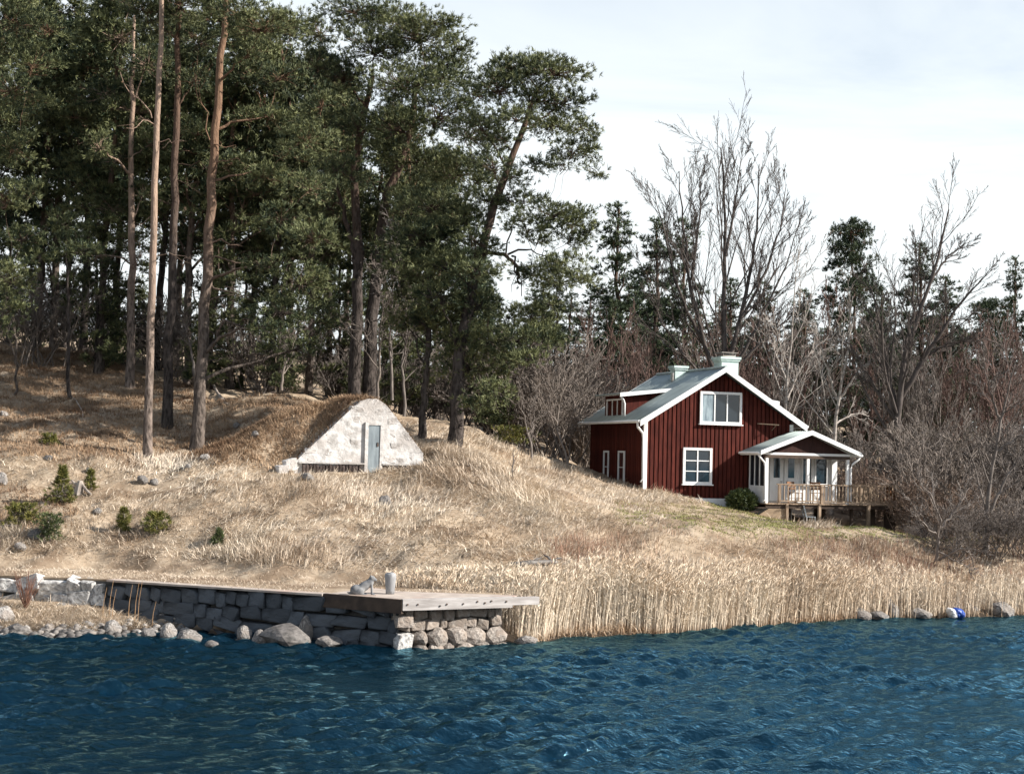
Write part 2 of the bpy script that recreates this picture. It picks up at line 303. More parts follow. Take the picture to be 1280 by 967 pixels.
# ------------------------------------------------------------------ terrain
CP = []
def cp(px, py, D): CP.append(W(px, py, D))
for a in [(-160, 704, 47), (-60, 702, 47), (100, 701, 47.3), (250, 701, 47), (400, 703, 46.3), (500, 708, 45), (580, 712, 44.5),
          (-60, 660, 49.8), (100, 664, 49.5), (250, 667, 49.2), (400, 672, 48.6), (520, 682, 47.4),
          (-160, 615, 53), (-60, 615, 53), (50, 618, 52.8), (150, 622, 52.3), (250, 628, 51.7), (400, 640, 50.8), (550, 660, 49), (650, 680, 48.4),
          (-60, 520, 62), (50, 530, 61), (120, 550, 59), (185, 569, 57.5), (245, 555, 59.5), (330, 562, 58.3), (372, 580, 56), (450, 588, 55.9), (530, 585, 57.0), (600, 592, 56.3), (700, 622, 55.3), (760, 630, 57.5),
          (-180, 425, 78), (-80, 425, 78), (0, 432, 76.5), (90, 455, 74), (165, 489, 69.5), (208, 531, 63), (250, 500, 67.5), (330, 498, 67),
          (560, 562, 60.3), (600, 553, 63), (660, 575, 63), (737, 596, 64), (805, 617, 62.8), (400, 520, 64), (480, 535, 63),
          (800, 641, 58.5), (850, 634, 60.6), (905, 632, 62.3), (900, 655, 57), (980, 656, 58.5), (1040, 658, 59), (1075, 663, 59), (970, 655, 63), (1040, 659, 64), (1085, 662, 64.7), (1125, 664, 65.3), (1010, 652, 66), (1090, 656, 67.5),
          (700, 696, 47.2), (800, 694, 49.4), (900, 692, 51.5), (1000, 692, 53.3), (1100, 696, 55), (1130, 668, 60), (1200, 695, 57.5), (1280, 697, 58.5), (1400, 697, 59), (1250, 655, 68), (1400, 650, 70)]:
    cp(*a)
SHORE = [(668, 793), (700, 790), (760, 788), (830, 785), (880, 779), (950, 774), (1040, 769), (1100, 766), (1200, 764), (1280, 763), (1420, 763), (1600, 764)]
SH = [Zp(a, b + 6.5, 0.0) for a, b in SHORE]
for q_ in ([.5, -1.2, -.9], [.5, .2, -.45], [.8, 1.3, -.1], [.9, 2.4, .35], [-1.5, -2.5, -1.2]): CP.append(np.array([qE[0], qE[1], 0]) + np.array(q_))
for p in SH:
    CP.append(p + np.array([0, 0, 0.05])); CP.append(p + np.array([0, 1.2, 0.35])); CP.append(p + np.array([0.3, -3.5, -1.0])); CP.append(p + np.array([0.5, -8, -2]))
for p in [(-45, 90, 10.5), (-25, 90, 10), (-8, 90, 8), (5, 80, 4.2), (9, 72, 3.5), (20, 75, 3.6), (5, 95, 5), (20, 95, 4.6), (38, 95, 4.6), (-45, 122, 15), (-10, 122, 12), (20, 122, 9), (50, 122, 8), (50, 75, 3.5), (-30, 105, 10.5), (-3, 72, 6.2), (0, 70, 5.6), (3, 68, 4.6), (-8, 72, 7.2), (-35, 78, 10.0)]:
    CP.append(np.array(p, float))
CP = np.array(CP)
def tps(r2): return np.where(r2 > 1e-9, 0.5 * r2 * np.log(r2 + 1e-12), 0.0)
_n = len(CP); _s = 10.0; X_ = CP[:, :2] / _s
_A = np.zeros((_n + 3, _n + 3)); _A[:_n, :_n] = tps(((X_[:, None] - X_[None]) ** 2).sum(-1)) + np.eye(_n) * 0.012
_A[:_n, _n] = 1; _A[:_n, _n + 1:] = X_; _A[_n, :_n] = 1; _A[_n + 1:, :_n] = X_.T
_w = np.linalg.solve(_A, np.concatenate([CP[:, 2], np.zeros(3)]))
def rbf(x, y):
    q = np.stack([np.clip(x, -42, 46), np.clip(y, 36, 122)], -1).reshape(-1, 2) / _s
    out = np.empty(len(q))
    for i in range(0, len(q), 20000):
        c = q[i:i + 20000]
        out[i:i + 20000] = tps(((c[:, None] - X_[None]) ** 2).sum(-1)) @ _w[:_n] + _w[_n] + c @ _w[_n + 1:]
    return out.reshape(np.shape(x))
rngp = np.random.default_rng(5)
_ph = [(rngp.normal(0, 1, 2) * f, rngp.uniform(0, 6.28), a) for f, a in [(0.35, .05), (0.5, .05), (0.8, .05), (1.2, .04), (1.9, .03), (2.6, .025), (3.5, .025), (5.0, .026), (7.0, .022)] for _ in range(3)]
def rough(x, y):
    return sum(a * np.sin(k[0] * x + k[1] * y + p) for k, p, a in _ph)
# root-cellar facade frame: the facade leans in a vertical plane, turned to the right
CB = R(24); cL = W(366, 584, 55.8); CD = np.array([math.cos(CB), math.sin(CB)]); CN = np.array([math.sin(CB), -math.cos(CB)])
def on_plane(px, py, off=0.0):
    d = ray(px, py); p0 = cL[:2] + CN * off
    t = ((p0 - 0) @ CN) / (d[:2] @ CN)
    return np.array([d[0] * t, d[1] * t, CAMZ + d[2] * t])
FAC_PX = [(369, 577), (385, 561), (404, 544), (422, 527), (440, 510), (451, 501), (462, 498), (473, 499), (483, 506), (494, 520), (506, 536), (519, 553), (529, 566)]
FAC = [on_plane(*p) for p in FAC_PX]
FS = np.array([(p[:2] - cL[:2]) @ CD for p in FAC]); FZ = np.array([p[2] for p in FAC])
def polydist(x, y):
    """signed distance to the quay wall line: + on the water side"""
    best = np.full(np.shape(x), 1e9); sg = np.ones(np.shape(x))
    for a, b in zip(POLY[:-2], POLY[1:-1]):
        d = b - a; L2 = d @ d
        t = np.clip(((x - a[0]) * d[0] + (y - a[1]) * d[1]) / L2, 0, 1)
        ex_, ey = x - (a[0] + t * d[0]), y - (a[1] + t * d[1]); r = np.hypot(ex_, ey)
        side = np.where((x - a[0]) * d[1] - (y - a[1]) * d[0] > 0, 1.0, -1.0)
        m_ = r < best - 1e-9; best = np.where(m_, r, best); sg = np.where(m_, side, sg)
    return best * sg
def H(x, y, cellar=True):
    x = np.asarray(x, float); y = np.asarray(y, float)
    h = rbf(x, y)
    land = np.clip((h - 0.2) / 0.8, 0, 1)
    flat = np.exp(-(((x - 9) / 5.5) ** 2 + ((y - 59.5) / 3.5) ** 2))
    h = h + rough(x, y) * land * (1 - 0.85 * flat)
    if cellar:
        s_ = (x - cL[0]) * CD[0] + (y - cL[1]) * CD[1]; q = -((x - cL[0]) * CN[0] + (y - cL[1]) * CN[1])
        top = np.interp(s_ + 0.16 * q, FS, FZ, left=0, right=0) + 0.04
        fall = np.where(q > 0.35, np.clip((q - 0.05) / 0.3, 0, 1), 0)
        target = top - np.clip(q - 2.5, 0, 20) * 0.28
        # left flank is banked against the hill
        tl = np.where(s_ < FS[6], np.interp(s_ + 1.2 + .1 * q, np.array([FS[0] - 6, FS[0], FS[6]]), np.array([FZ[0] + .5, FZ[0] + 1.2, FZ[6] - .25])), 0)
        wl_ = np.clip((s_ - (FS[0] - 5.5)) / 5.5, 0, 1) ** 1.5
        tl = h + (tl - h) * wl_; tl = np.minimum(tl - np.clip(q - 3.0, 0, 20) * 0.2, h + np.clip(q + .2 + np.clip(s_ - FS[0], 0, 4) * .35, 0, 9) * .75)
        target = np.where((q > 0.3) | (s_ < FS[0]), np.maximum(target, tl), target)
        h = np.where((q > -0.2) & (target > h) & ((q > .3) | (s_ < FS[0])), h + (target - h) * np.where(s_ < FS[0] - .05, np.clip((q + .2) / 1.2, 0, 1), np.clip((q - 0.3) / 0.25, 0, 1)), h)
        front = (q < .35) & (q > -2.2) & (s_ > FS[0] + .1) & (s_ < FS[-1] + .6)
        h = np.where(front, np.minimum(h, FZ[0] - .34 + np.clip(-q - .35, 0, 3) * .35 + np.clip(s_ - FS[-1], 0, 1) * .9), h)
    d = polydist(x, y)
    near = (y < 60) & (x < wE[0] - 0.1)
    bk = np.interp(x, [-18, -14, -11.5, -9, -7, -5], [0.60, 0.55, 0.50, 0.12, -0.4, -0.9]) - np.clip(d, 0, 9) * np.interp(x, [-16, -11, -9], [0.13, 0.16, 0.3]) + rough(x * 2, y * 2) * 0.35
    h = np.where(near & (d > 0), np.maximum(bk, -2.5), h)
    h = np.where(near & (d <= 0) & (d > -1.3), np.minimum(h, 0.75), h)
    return h
def ground(px, py, y0=41.0, y1=110.0):
    """first point of the ground seen in a pixel"""
    d = ray(px, py); Y = np.arange(y0, y1, 0.05); x = d[0] / d[1] * Y; z = CAMZ + d[2] / d[1] * Y
    h = H(x, Y); k = np.argmax(z < h) if (z < h).any() else len(Y) // 2
    return np.array([x[k], Y[k], h[k]])
def on_ground(px, D):
    """point of the ground below the column of a pixel, D metres away"""
    d = ray(px, 560); x = d[0] / d[1] * D
    return np.array([x, D, float(H(np.array([x]), np.array([D]))[0])])
def nonuni(a, b, st, far_lo, far_hi):
    mid = list(np.arange(a, b, st)); lo, hi, s = [], [], st
    p = a
    while p > far_lo: s *= 1.35; p -= s; lo.append(p)
    p, s = mid[-1], st
    while p < far_hi: s *= 1.35; p += s; hi.append(p)
    return np.array(lo[::-1] + mid + hi)
def grid_mesh(name, xs, ys, fn, smooth=True, attrs=None):
    X, Y = np.meshgrid(xs, ys); V = np.stack([X, Y, fn(X, Y)], -1).reshape(-1, 3)
    nx, ny = len(xs), len(ys); i = (np.arange(ny - 1)[:, None] * nx + np.arange(nx - 1)[None]).ravel()
    return mesh_np(name, V, np.stack([i, i + 1, i + 1 + nx, i + nx], -1), smooth=smooth)
gx = nonuni(-26, 30, 0.22, -700, 700); gy = nonuni(36, 80, 0.22, 30, 900)
gr = nobj('ground', grid_mesh('ground', gx, gy, H), M['ground']); tag(gr, kind='structure')
# water: wind ripples as real relief
rngw = np.random.default_rng(11); WV = []
for lam, amp, n in [(3.0, .008, 5), (1.5, .010, 8), (0.85, .0115, 13), (0.55, .0095, 16), (0.40, .006, 14)]:
    for _ in range(n):
        a = R(-62) + rngw.normal(0, .62); k = 2 * math.pi / (lam * rngw.uniform(.75, 1.3)); WV.append((k * math.cos(a), k * math.sin(a), rngw.uniform(0, 6.28), amp * rngw.uniform(.6, 1.3)))
def wave(x, y):
    h = np.zeros_like(x); g = 0.9 + 0.5 * np.sin(0.31 * x + 0.23 * y + 1) * np.sin(0.17 * x - 0.4 * y) + 0.25 * np.sin(.7 * x + .5 * y + np.sin(.3 * y)) * np.sin(.2 * x - .6 * y)
    for kx, ky, p, a in WV: h += a * np.sin(kx * x + ky * y + p + 0.6 * np.sin(0.35 * x + .2 * y + p))
    return h * g * np.clip((66 - y) / 20, 0.3, 1) * np.clip((y - 5) / 10, 0, 1)
wx = nonuni(-17, 23, 0.12, -700, 700); wy = nonuni(21, 53, 0.12, -700, 60)
wa = nobj('water', grid_mesh('water', wx, wy, wave), M['water']); tag(wa, kind='structure')

# ================================================================== QUAY
rnd = random.Random(3)
def stone_mesh(seed, n=16, sq=2.6):
    """a rounded angular stone filling a unit cube: hull of points on a superellipsoid"""
    r = random.Random(seed); bm = bmesh.new()
    for _ in range(n):
        d = Vector((r.gauss(0, 1), r.gauss(0, 1), r.gauss(0, 1))).normalized()
        k = (abs(d.x) ** sq + abs(d.y) ** sq + abs(d.z) ** sq) ** (-1 / sq)
        bm.verts.new(d * k * 0.5 * r.uniform(.93, 1.05))
    for sx in (-1, 1):
        for sy in (-1, 1):
            for sz in (-1, 1):
                bm.verts.new(Vector((sx * r.uniform(.27, .48), sy * r.uniform(.33, .48), sz * r.uniform(.25, .48))))
    g = bmesh.ops.convex_hull(bm, input=bm.verts)
    bmesh.ops.delete(bm, geom=[v for v in bm.verts if not v.link_faces], context='VERTS')
    bmesh.ops.bevel(bm, geom=list(bm.edges), offset=.02, segments=1, affect='EDGES', profile=.6)
    me = bpy.data.meshes.new('stone'); bm.to_mesh(me); bm.free(); return me
STONES = [stone_mesh(i, 6) for i in range(12)]
_sm = {}
def stone(parent, c, size, rz, m, tilt=0.06, name='stone'):
    i = rnd.randrange(12); key = (i, m.name)
    if key not in _sm: _sm[key] = STONES[i].copy(); _sm[key].materials.append(m)
    o = nobj(name, _sm[key], None, parent, c); o.scale = size
    o.rotation_euler = (rnd.uniform(-tilt, tilt), rnd.uniform(-tilt, tilt), rz + rnd.uniform(-tilt, tilt)); return o
def rock_mesh(seed, sub=3, cuts=9):
    r = random.Random(seed); bm = bmesh.new(); bmesh.ops.create_icosphere(bm, subdivisions=sub, radius=1)
    planes = [(Vector((r.gauss(0, 1), r.gauss(0, 1), r.gauss(0, .8) + .25)).normalized(), r.uniform(.62, .88)) for _ in range(cuts)]
    off = Vector((r.uniform(0, 50), r.uniform(0, 50), r.uniform(0, 50)))
    for v in bm.verts:
        p = v.co.copy()
        for n_, d_ in planes:
            e = p.dot(n_) - d_
            if e > 0: p -= n_ * e * .92
        v.co = p * (1 + .10 * mnoise.noise(p * 1.7 + off) + .06 * mnoise.noise(p * 4.3 + off))
    me = bpy.data.meshes.new('boulder'); bm.to_mesh(me); bm.free(); return me
quay = thing('stone_quay', (0, 0, 0), 'stone quay with grey beam edged deck jutting into the water', 'quay')
core = MB(); QT = QZ - 0.06
bk1 = np.array([qL[0], qL[1] + 5.5]); bk2 = np.array([qR[0] - .4, qR[1]])
ins = 0.12
cpts = [qL[:2] + wl_nrm * -ins, qA[:2] - wl_nrm * ins, qB[:2] - lf_nrm * ins, wC - lf_nrm * ins - fr_nrm * ins, wE - fr_nrm * ins - fr_dir * ins, bk2 - fr_dir * .3, np.array([qB[0] + 3, qB[1] + 3.2]), bk1]
core.prism([(p[0], p[1], -2.2) for p in cpts], (0, 0, 2.2 + QT))
core.build('core', M['mortar'], quay)
top = MB(); top.prism([(p[0], p[1], QT) for p in cpts], (0, 0, 0.05)); top.build('path_top', M['ground'], quay)
def course_wall(a, b, nrm, rows, m, depth, proud, wmin, wmax, tilt=0.05, grow_=1.1):
    a = np.array(a[:2]); b = np.array(b[:2]); L = np.linalg.norm(b - a); d = (b - a) / L; rz = math.atan2(d[1], d[0])
    for z0, z1, extra in rows:
        s = -rnd.uniform(0, .1)
        while s < L - 0.08:
            wd = min(rnd.uniform(wmin, wmax) * (1.25 if extra > .1 else 1), L - s)
            if L - s - wd < 0.16: wd = L - s
            zj = rnd.uniform(-.05, .05) * (extra > 0.02); hh = (z1 - z0) * rnd.uniform(.92, 1.12); ex_ = proud + extra * rnd.uniform(.3, 1)
            c = a + d * (s + wd / 2) + nrm * (ex_ - depth / 2)
            stone(quay, (c[0], c[1], z0 + zj + hh / 2), (wd * grow_, depth, hh * grow_), rz, m, tilt); s += wd + .015
course_wall(wC, wE, fr_nrm, [(.42, .70, .06), (.68, 1.02, .03)], M['quay_stone'], .5, .04, .2, .55, .14, 1.16)
QR = [rock_mesh(300 + i, 2, 7) for i in range(6)]
for q in QR: q.materials.append(M['quay_stone']); q.name = 'stone'
Lf = np.linalg.norm(wE - wC)
for z0, hh, ex0 in ((-.42, .5, .22), (-.04, .5, .14)):
    s_ = .42
    while s_ < Lf - .15:
        wd = rnd.uniform(.32, .62); c = wC + fr_dir * (s_ + wd / 2) + fr_nrm * (ex0 - .2 + rnd.uniform(-.05, .08))
        o = nobj('stone', QR[rnd.randrange(6)], None, quay, (c[0], c[1], z0 + hh / 2 + rnd.uniform(-.04, .04))); o.scale = (wd * .62, .34, hh * .62 * rnd.uniform(.85, 1.1)); o.rotation_euler = (rnd.uniform(-.15, .15), rnd.uniform(-.25, .25), math.atan2(fr_dir[1], fr_dir[0]) + rnd.uniform(-.2, .2)); s_ += wd * .98
course_wall(qB, wC, lf_nrm, [(-.5, .1, .07), (.06, .42, .06), (.40, .76, .05), (.74, 1.16, .03)], M['quay_block'], .4, .05, .3, 1.0, .11, 1.26)
course_wall(qA + (qA - qB) * .6, qB - np.array([wl_dir[0], wl_dir[1], 0]) * .15, wl_nrm, [(-.1, .42, .28), (.42, .82, .16), (.8, 1.2, .08)], M['pale_stone'], .6, .08, .35, .85, .28, 1.35)
# two big pale corner blocks
cb_ = wC + fr_dir * .16 + fr_nrm * .03
stone(quay, (cb_[0], cb_[1], .18), (.52, .5, .55), math.atan2(fr_dir[1], fr_dir[0]), M['pale_stone'], .02)
stone(quay, (cb_[0] - .02, cb_[1], .70), (.50, .46, .42), math.atan2(fr_dir[1], fr_dir[0]), M['quay_stone'], .03)
# coping strip along the wall head
cop = MB()
for a, b, n_ in [(qB, qS, lf_nrm)]:
    a2, b2 = a[:2], b[:2]
    cop.prism([(a2[0] + n_[0] * .1, a2[1] + n_[1] * .1, QZ - .05), (b2[0] + n_[0] * .1, b2[1] + n_[1] * .1, QZ - .05), (b2[0] - n_[0] * .35, b2[1] - n_[1] * .35, QZ - .05), (a2[0] - n_[0] * .35, a2[1] - n_[1] * .35, QZ - .05)], (0, 0, .055))
cop.build('coping', M['concrete'], quay)
slab = MB(); slp = [qS, qC, qE, qEb, qCb, qS + np.array([1.1, 2.3, 0])]
slab.prism([(p[0], p[1], QZ - .20) for p in slp], (0, 0, .20)); slab.build('deck_slab', M['concrete'], quay)
fb = MB(); a_, b_ = qC[:2] + fr_nrm * .04, qE[:2] + fr_nrm * .04
fb.prism([(a_[0], a_[1], QZ - .26), (b_[0], b_[1], QZ - .26), (b_[0] - fr_nrm[0] * .12, b_[1] - fr_nrm[1] * .12, QZ - .26), (a_[0] - fr_nrm[0] * .12, a_[1] - fr_nrm[1] * .12, QZ - .26)], (0, 0, .29))
fbeam = fb.build('front_beam', M['grey_beam'], quay)
for t in (.04, .13, .33, .39, .54, .67, .74, .80, .94):
    p = a_ + (b_ - a_) * t; bo = MB(); z = QZ - .115 + rnd.uniform(-.05, .05)
    bo.tube([(p[0], p[1], z), (p[0] + fr_nrm[0] * .025, p[1] + fr_nrm[1] * .025, z)], .024, 8); bo.build('bolt', M['iron'], fbeam)
sb_ = MB(); a_, b_ = qS[:2] + lf_nrm * .04, qC[:2] + lf_nrm * .04
sb_.prism([(a_[0], a_[1], QZ - .34), (b_[0], b_[1], QZ - .34), (b_[0] - lf_nrm[0] * .14, b_[1] - lf_nrm[1] * .14, QZ - .34), (a_[0] - lf_nrm[0] * .14, a_[1] - lf_nrm[1] * .14, QZ - .34)], (0, 0, .355))
sb_.build('side_beam', M['wood_dark'], quay)
eb = MB(); p0 = np.array([qE[0], qE[1], QZ - .1]) - np.append(fr_nrm, 0) * .1 + np.append(fr_dir, 0) * .02; p1 = p0 + np.append(fr_dir, 0) * .82
eb.bar(p0, p1, .2, .2); eb.build('beam_end', M['grey_beam'], quay)

bol = thing('mooring_bollard', (0, 0, 0), 'grey wooden mooring bollard swelling at the top, on the quay deck', 'bollard')
bp_ = Zp(487.5, 742, QZ); bol.location = bp_
b_ = MB(); b_.lathe([(.115, 0), (.12, .1), (.14, .3), (.155, .45), (.15, .52), (.12, .555)], 18); b_.build('post', M['bollard'], bol, True)
b_ = MB(); b_.lathe([(.10, .555), (.105, .562), (.06, .575), (.01, .578)], 18); b_.build('top_cap', M['bollard'], bol, True)
# seated stone animal
st = thing('stone_animal_statue', Zp(455, 743.5, QZ), 'small grey stone statue of a sitting animal beside the bollard', 'statue', rz=R(6))
def blob(parts, name, m, parent, voxel=.018):
    bm = bmesh.new()
    for (c, s, ry) in parts:
        mtx = Matrix.Translation(c) @ Matrix.Rotation(ry, 4, 'Y') @ Matrix.Diagonal((*s, 1))
        bmesh.ops.create_icosphere(bm, subdivisions=3, radius=1, matrix=mtx)
    me = bpy.data.meshes.new(name); bm.to_mesh(me); bm.free()
    o = nobj(name, me, m, parent); md = o.modifiers.new('remesh', 'REMESH'); md.mode = 'VOXEL'; md.voxel_size = voxel; md.use_smooth_shade = True
    sm = o.modifiers.new('smooth', 'SMOOTH'); sm.iterations = 4; sm.factor = .5
    return o
blob([((-.2, 0, .14), (.17, .13, .14), 0), ((-.02, 0, .22), (.26, .105, .125), R(-38)), ((.14, 0, .33), (.11, .085, .11), 0), ((.2, 0, .44), (.085, .075, .08), 0), ((.275, 0, .41), (.065, .045, .045), R(12)),
      ((.165, .055, .50), (.025, .02, .035), 0), ((.165, -.055, .50), (.025, .02, .035), 0),
      ((.2, .055, .16), (.035, .035, .17), 0), ((.2, -.055, .16), (.035, .035, .17), 0), ((.235, .055, .025), (.06, .035, .025), 0), ((.235, -.055, .025), (.06, .035, .025), 0),
      ((-.12, .1, .1), (.13, .05, .1), R(-15)), ((-.12, -.1, .1), (.13, .05, .1), R(-15)), ((0, .11, .025), (.09, .035, .027), 0), ((0, -.11, .025), (.09, .035, .027), 0), ((-.37, 0, .05), (.09, .03, .03), R(10))], 'body', M['statue'], st)
pl = MB(); pl.box(-.4, .32, -.16, .16, -.004, .02); pl.build('plinth', M['concrete'], st)

# ================================================================== boulders
# pebbles and cobbles along the waterline
def pebbles(name, n, fn, label, m, seed, smin, smax):
    r = np.random.default_rng(seed); V, F = [], []; bmv = [np.array([v.co[:] for v in me.vertices]) for me in PB]; bf = [np.array([list(p.vertices) for p in me.polygons]) for me in PB]; off = 0
    for k in range(n):
        x, y = fn(r); z = float(H(np.array([x]), np.array([y]))[0]); i = r.integers(len(PB)); sc = r.uniform(smin, smax) * np.array([1, r.uniform(.7, 1.2), r.uniform(.5, .8)]); a = r.uniform(0, 6.28)
        q = bmv[i] * sc; q = np.stack([q[:, 0] * math.cos(a) - q[:, 1] * math.sin(a), q[:, 0] * math.sin(a) + q[:, 1] * math.cos(a), q[:, 2]], -1) + [x, y, max(z, -.12) + sc[2] * .2]
        V.append(q); F.append(bf[i] + off); off += len(q)
    return tag(nobj(name, mesh_np(name, np.concatenate(V), np.concatenate(F)), M[m]), label, 'pebbles', kind='stuff')
PB = [rock_mesh(200 + i, 1, 4) for i in range(5)]
def bank_edge(r):
    x = r.uniform(-17, -6.5); return x, np.interp(x, [qA[0], qB[0], -9.2, -6.5], [qA[1] - 3.9, qB[1] - 3.1, 42.0, 40.9]) + r.normal(0, .3)
pebbles('shore_pebbles', 420, bank_edge, 'dark pebbles and cobbles along the bank waterline', 'rock_wet', 7, .05, .16)
pebbles('pale_shore_pebbles', 150, lambda r: (lambda p: (p[0], p[1] + .4))(bank_edge(r)), 'pale cobbles scattered on the bank edge', 'rock', 8, .05, .15)
ROCKS = [rock_mesh(100 + i) for i in range(8)]
_rm = {}
def boulder(pos, size, label, m='rock', rz=None, name='boulder', group=None, sink=.3, cat='boulder', tilt=.2):
    i = rnd.randrange(8); key = (i, m)
    if key not in _rm: _rm[key] = ROCKS[i].copy(); _rm[key].materials.append(M[m])
    o = nobj(name, _rm[key], None, None, (pos[0], pos[1], pos[2] + size[2] * (1 - 2 * sink) / 1))
    o.scale = size; o.rotation_euler = (rnd.uniform(-tilt, tilt), rnd.uniform(-tilt, tilt), rnd.uniform(0, 6.28) if rz is None else rz)
    return tag(o, label, cat, group)
SG = 'boulders along the waterline'
def shore_rock(px, py, wpx, hpx, label, m='rock', z=-.05):
    p = Zp(px, py, z); s = ppm(p[1]); a, b = wpx / s / 2 * 1.15, hpx / s / 2 * 1.25
    return boulder((p[0], p[1], z - b * .1), (a, a * .85, b), label, m, group=SG, sink=.22, rz=rnd.uniform(-.4, .4), tilt=.1)
for a in [(357, 806, 62, 32, 'largest pale boulder at the foot of the dark quay wall'),
          (380, 802, 20, 36, 'upright reddish rock with pale tip leaning on the largest boulder'),
          (408, 808, 36, 16, 'dark flat rock at the waterline right of the largest boulder'),
          (325, 805, 22, 20, 'small dark rock just left of the largest boulder'),
          (305, 798, 20, 18, 'light rounded rock second left of the largest boulder'),
          (292, 786, 18, 16, 'white angular rock perched against the quay wall'),
          (236, 803, 34, 18, 'broad pale brown rock in the water off the grassy bank end'),
          (210, 797, 22, 20, 'grey pointed rock where the grassy bank ends'),
          (184, 797, 20, 14, 'dark low rock on the bank edge left of the pointed rock'),
          (264, 808, 18, 9, 'small wet rock barely above the water below the quay wall'),
          (140, 793, 24, 20, 'light grey rock half buried at the bank edge'),
          (105, 795, 26, 12, 'dark flat rock along the bank waterline'),
          (60, 792, 26, 12, 'low brown rock at the waterline below the dry bank'),
          (20, 794, 34, 18, 'dark rock at the left end of the bank waterline'),
          (5, 778, 26, 26, 'pale grey boulder on the bank at the left edge'),
          (76, 772, 18, 22, 'upright pointed grey stone standing on the dry bank')]:
    shore_rock(*a, m='rock_wet' if 'dark' in a[4] or 'wet' in a[4] else 'rock', z=.15 if a[1] < 780 else -.03)
for i, (px, py, a, b, l) in enumerate([(657, 803, 22, 9, 'white flat stone at the right foot of the quay'), (694, 789, 20, 22, 'pale stone standing in the reeds right of the quay'),
        (1049, 764, 16, 14, 'dark stone at the reed edge below the deck'), (1075, 764, 22, 12, 'grey stone in the reeds below the deck end'),
        (1113, 762, 16, 20, 'dark upright stone among the shore reeds'), (1098, 764, 20, 10, 'low pale stone between two dark reed stones'),
        (1147, 762, 26, 12, 'mottled low stone left of the blue bundle'), (1212, 758, 22, 12, 'white topped stone right of the blue bundle'), (1252, 760, 24, 18, 'light grey boulder in the reeds near the right edge'),
        (1262, 752, 16, 10, 'small whitish stone topping the right edge boulder'), (984, 744, 22, 18, 'pale boulder within the reeds below the lawn')]):
    shore_rock(px, py + (9 if px > 1000 else 0), a * 1.2, b * 1.2, l, m='rock_wet' if 'dark' in l else 'rock', z=.0 if py > 750 else .35)
# blue bundle at the waterline
def bundle():
    p = Zp(1194, 772, 0.0); root = thing('tarpaulin_bundle', p, 'crumpled blue and white tarpaulin bundle at the reed waterline', 'tarpaulin', rz=R(15))
    for nm, m, x, sx, sd_ in (('blue_sheet', 'blue', .10, .19, 1), ('white_sheet', 'white', -.13, .12, 2)):
        bm = bmesh.new(); bmesh.ops.create_icosphere(bm, subdivisions=3, radius=1)
        for v in bm.verts:
            q = v.co.copy(); k = (abs(q.x) ** 3 + abs(q.y) ** 3 + abs(q.z) ** 3) ** (-1 / 3)
            q = q * k * (1 + .22 * mnoise.noise(q * 2.6 + Vector((sd_ * 9, 0, 0)))); v.co = Vector((q.x * sx + x - .06 * q.z, q.y * .2, q.z * .17 + .16))
        me = bpy.data.meshes.new(nm); bm.to_mesh(me); bm.free(); nobj(nm, me, M[m], root)
bundle()
# stones, stump and wood on the slope
SL = 'stones lying on the grassy slope'
for px, py, a, b, l in [(5, 521, 14, 12, 'grey stone half sunk in the slope at the left edge'), (3, 606, 16, 22, 'pale stone at the left edge below the young pines'),
        (178, 603, 16, 14, 'dark stone of the stone pair on the middle slope'), (193, 606, 14, 12, 'white stone of the stone pair on the middle slope'),
        (319, 547, 14, 12, 'grey stone on the brown mound left of the cellar'), (296, 535, 11, 10, 'dark little stone uphill on the brown mound'),
        (482, 632, 22, 20, 'dark blue grey stone alone below the cellar'), (60, 574, 14, 8, 'dark flat stone above the young yellow green pine'),
        (25, 686, 20, 12, 'grey stone low on the slope by the path'), (45, 672, 28, 16, 'dark jagged stone under the spreading juniper'),
        (122, 641, 14, 8, 'small pale stone right of the spreading juniper'), (384, 600, 22, 12, 'light stone in the grass below the cellar corner'),
        (235, 585, 9, 8, 'tiny white stone right of the thin tall pine'), (256, 574, 16, 10, 'flat grey stone downhill from the forked branch pine'), (110, 591, 8, 9, 'tiny white stone beside the grey stump')]:
    p = ground(px, py); s = ppm(p[1]); boulder(p, (a / s / 2, a / s / 2 * .8, b / s / 2), l, 'rock_wet' if 'dark' in l else 'rock', group=SL, cat='stone', name='stone_on_slope', sink=.25)
p = ground(100, 615); stump = thing('tree_stump', p, 'split grey stump with a leaning root on the left slope', 'stump')
b_ = MB(); b_.tube([(-.05, 0, -.1), (-.02, 0, .2), (0, 0, .38)], [.2, .13, .09], 8); b_.build('stub', M['deadwood'], stump)
b_ = MB(); b_.tube([(0, 0, .36), (.12, -.05, .2), (.28, -.15, .05), (.45, -.25, -.06)], [.06, .055, .05, .03], 7); b_.build('root', M['deadwood'], stump)
b_ = MB(); b_.tube([(-.05, .02, .2), (-.2, .0, .3), (-.32, -.02, .42)], [.06, .05, .02], 7); b_.build('root', M['deadwood'], stump)
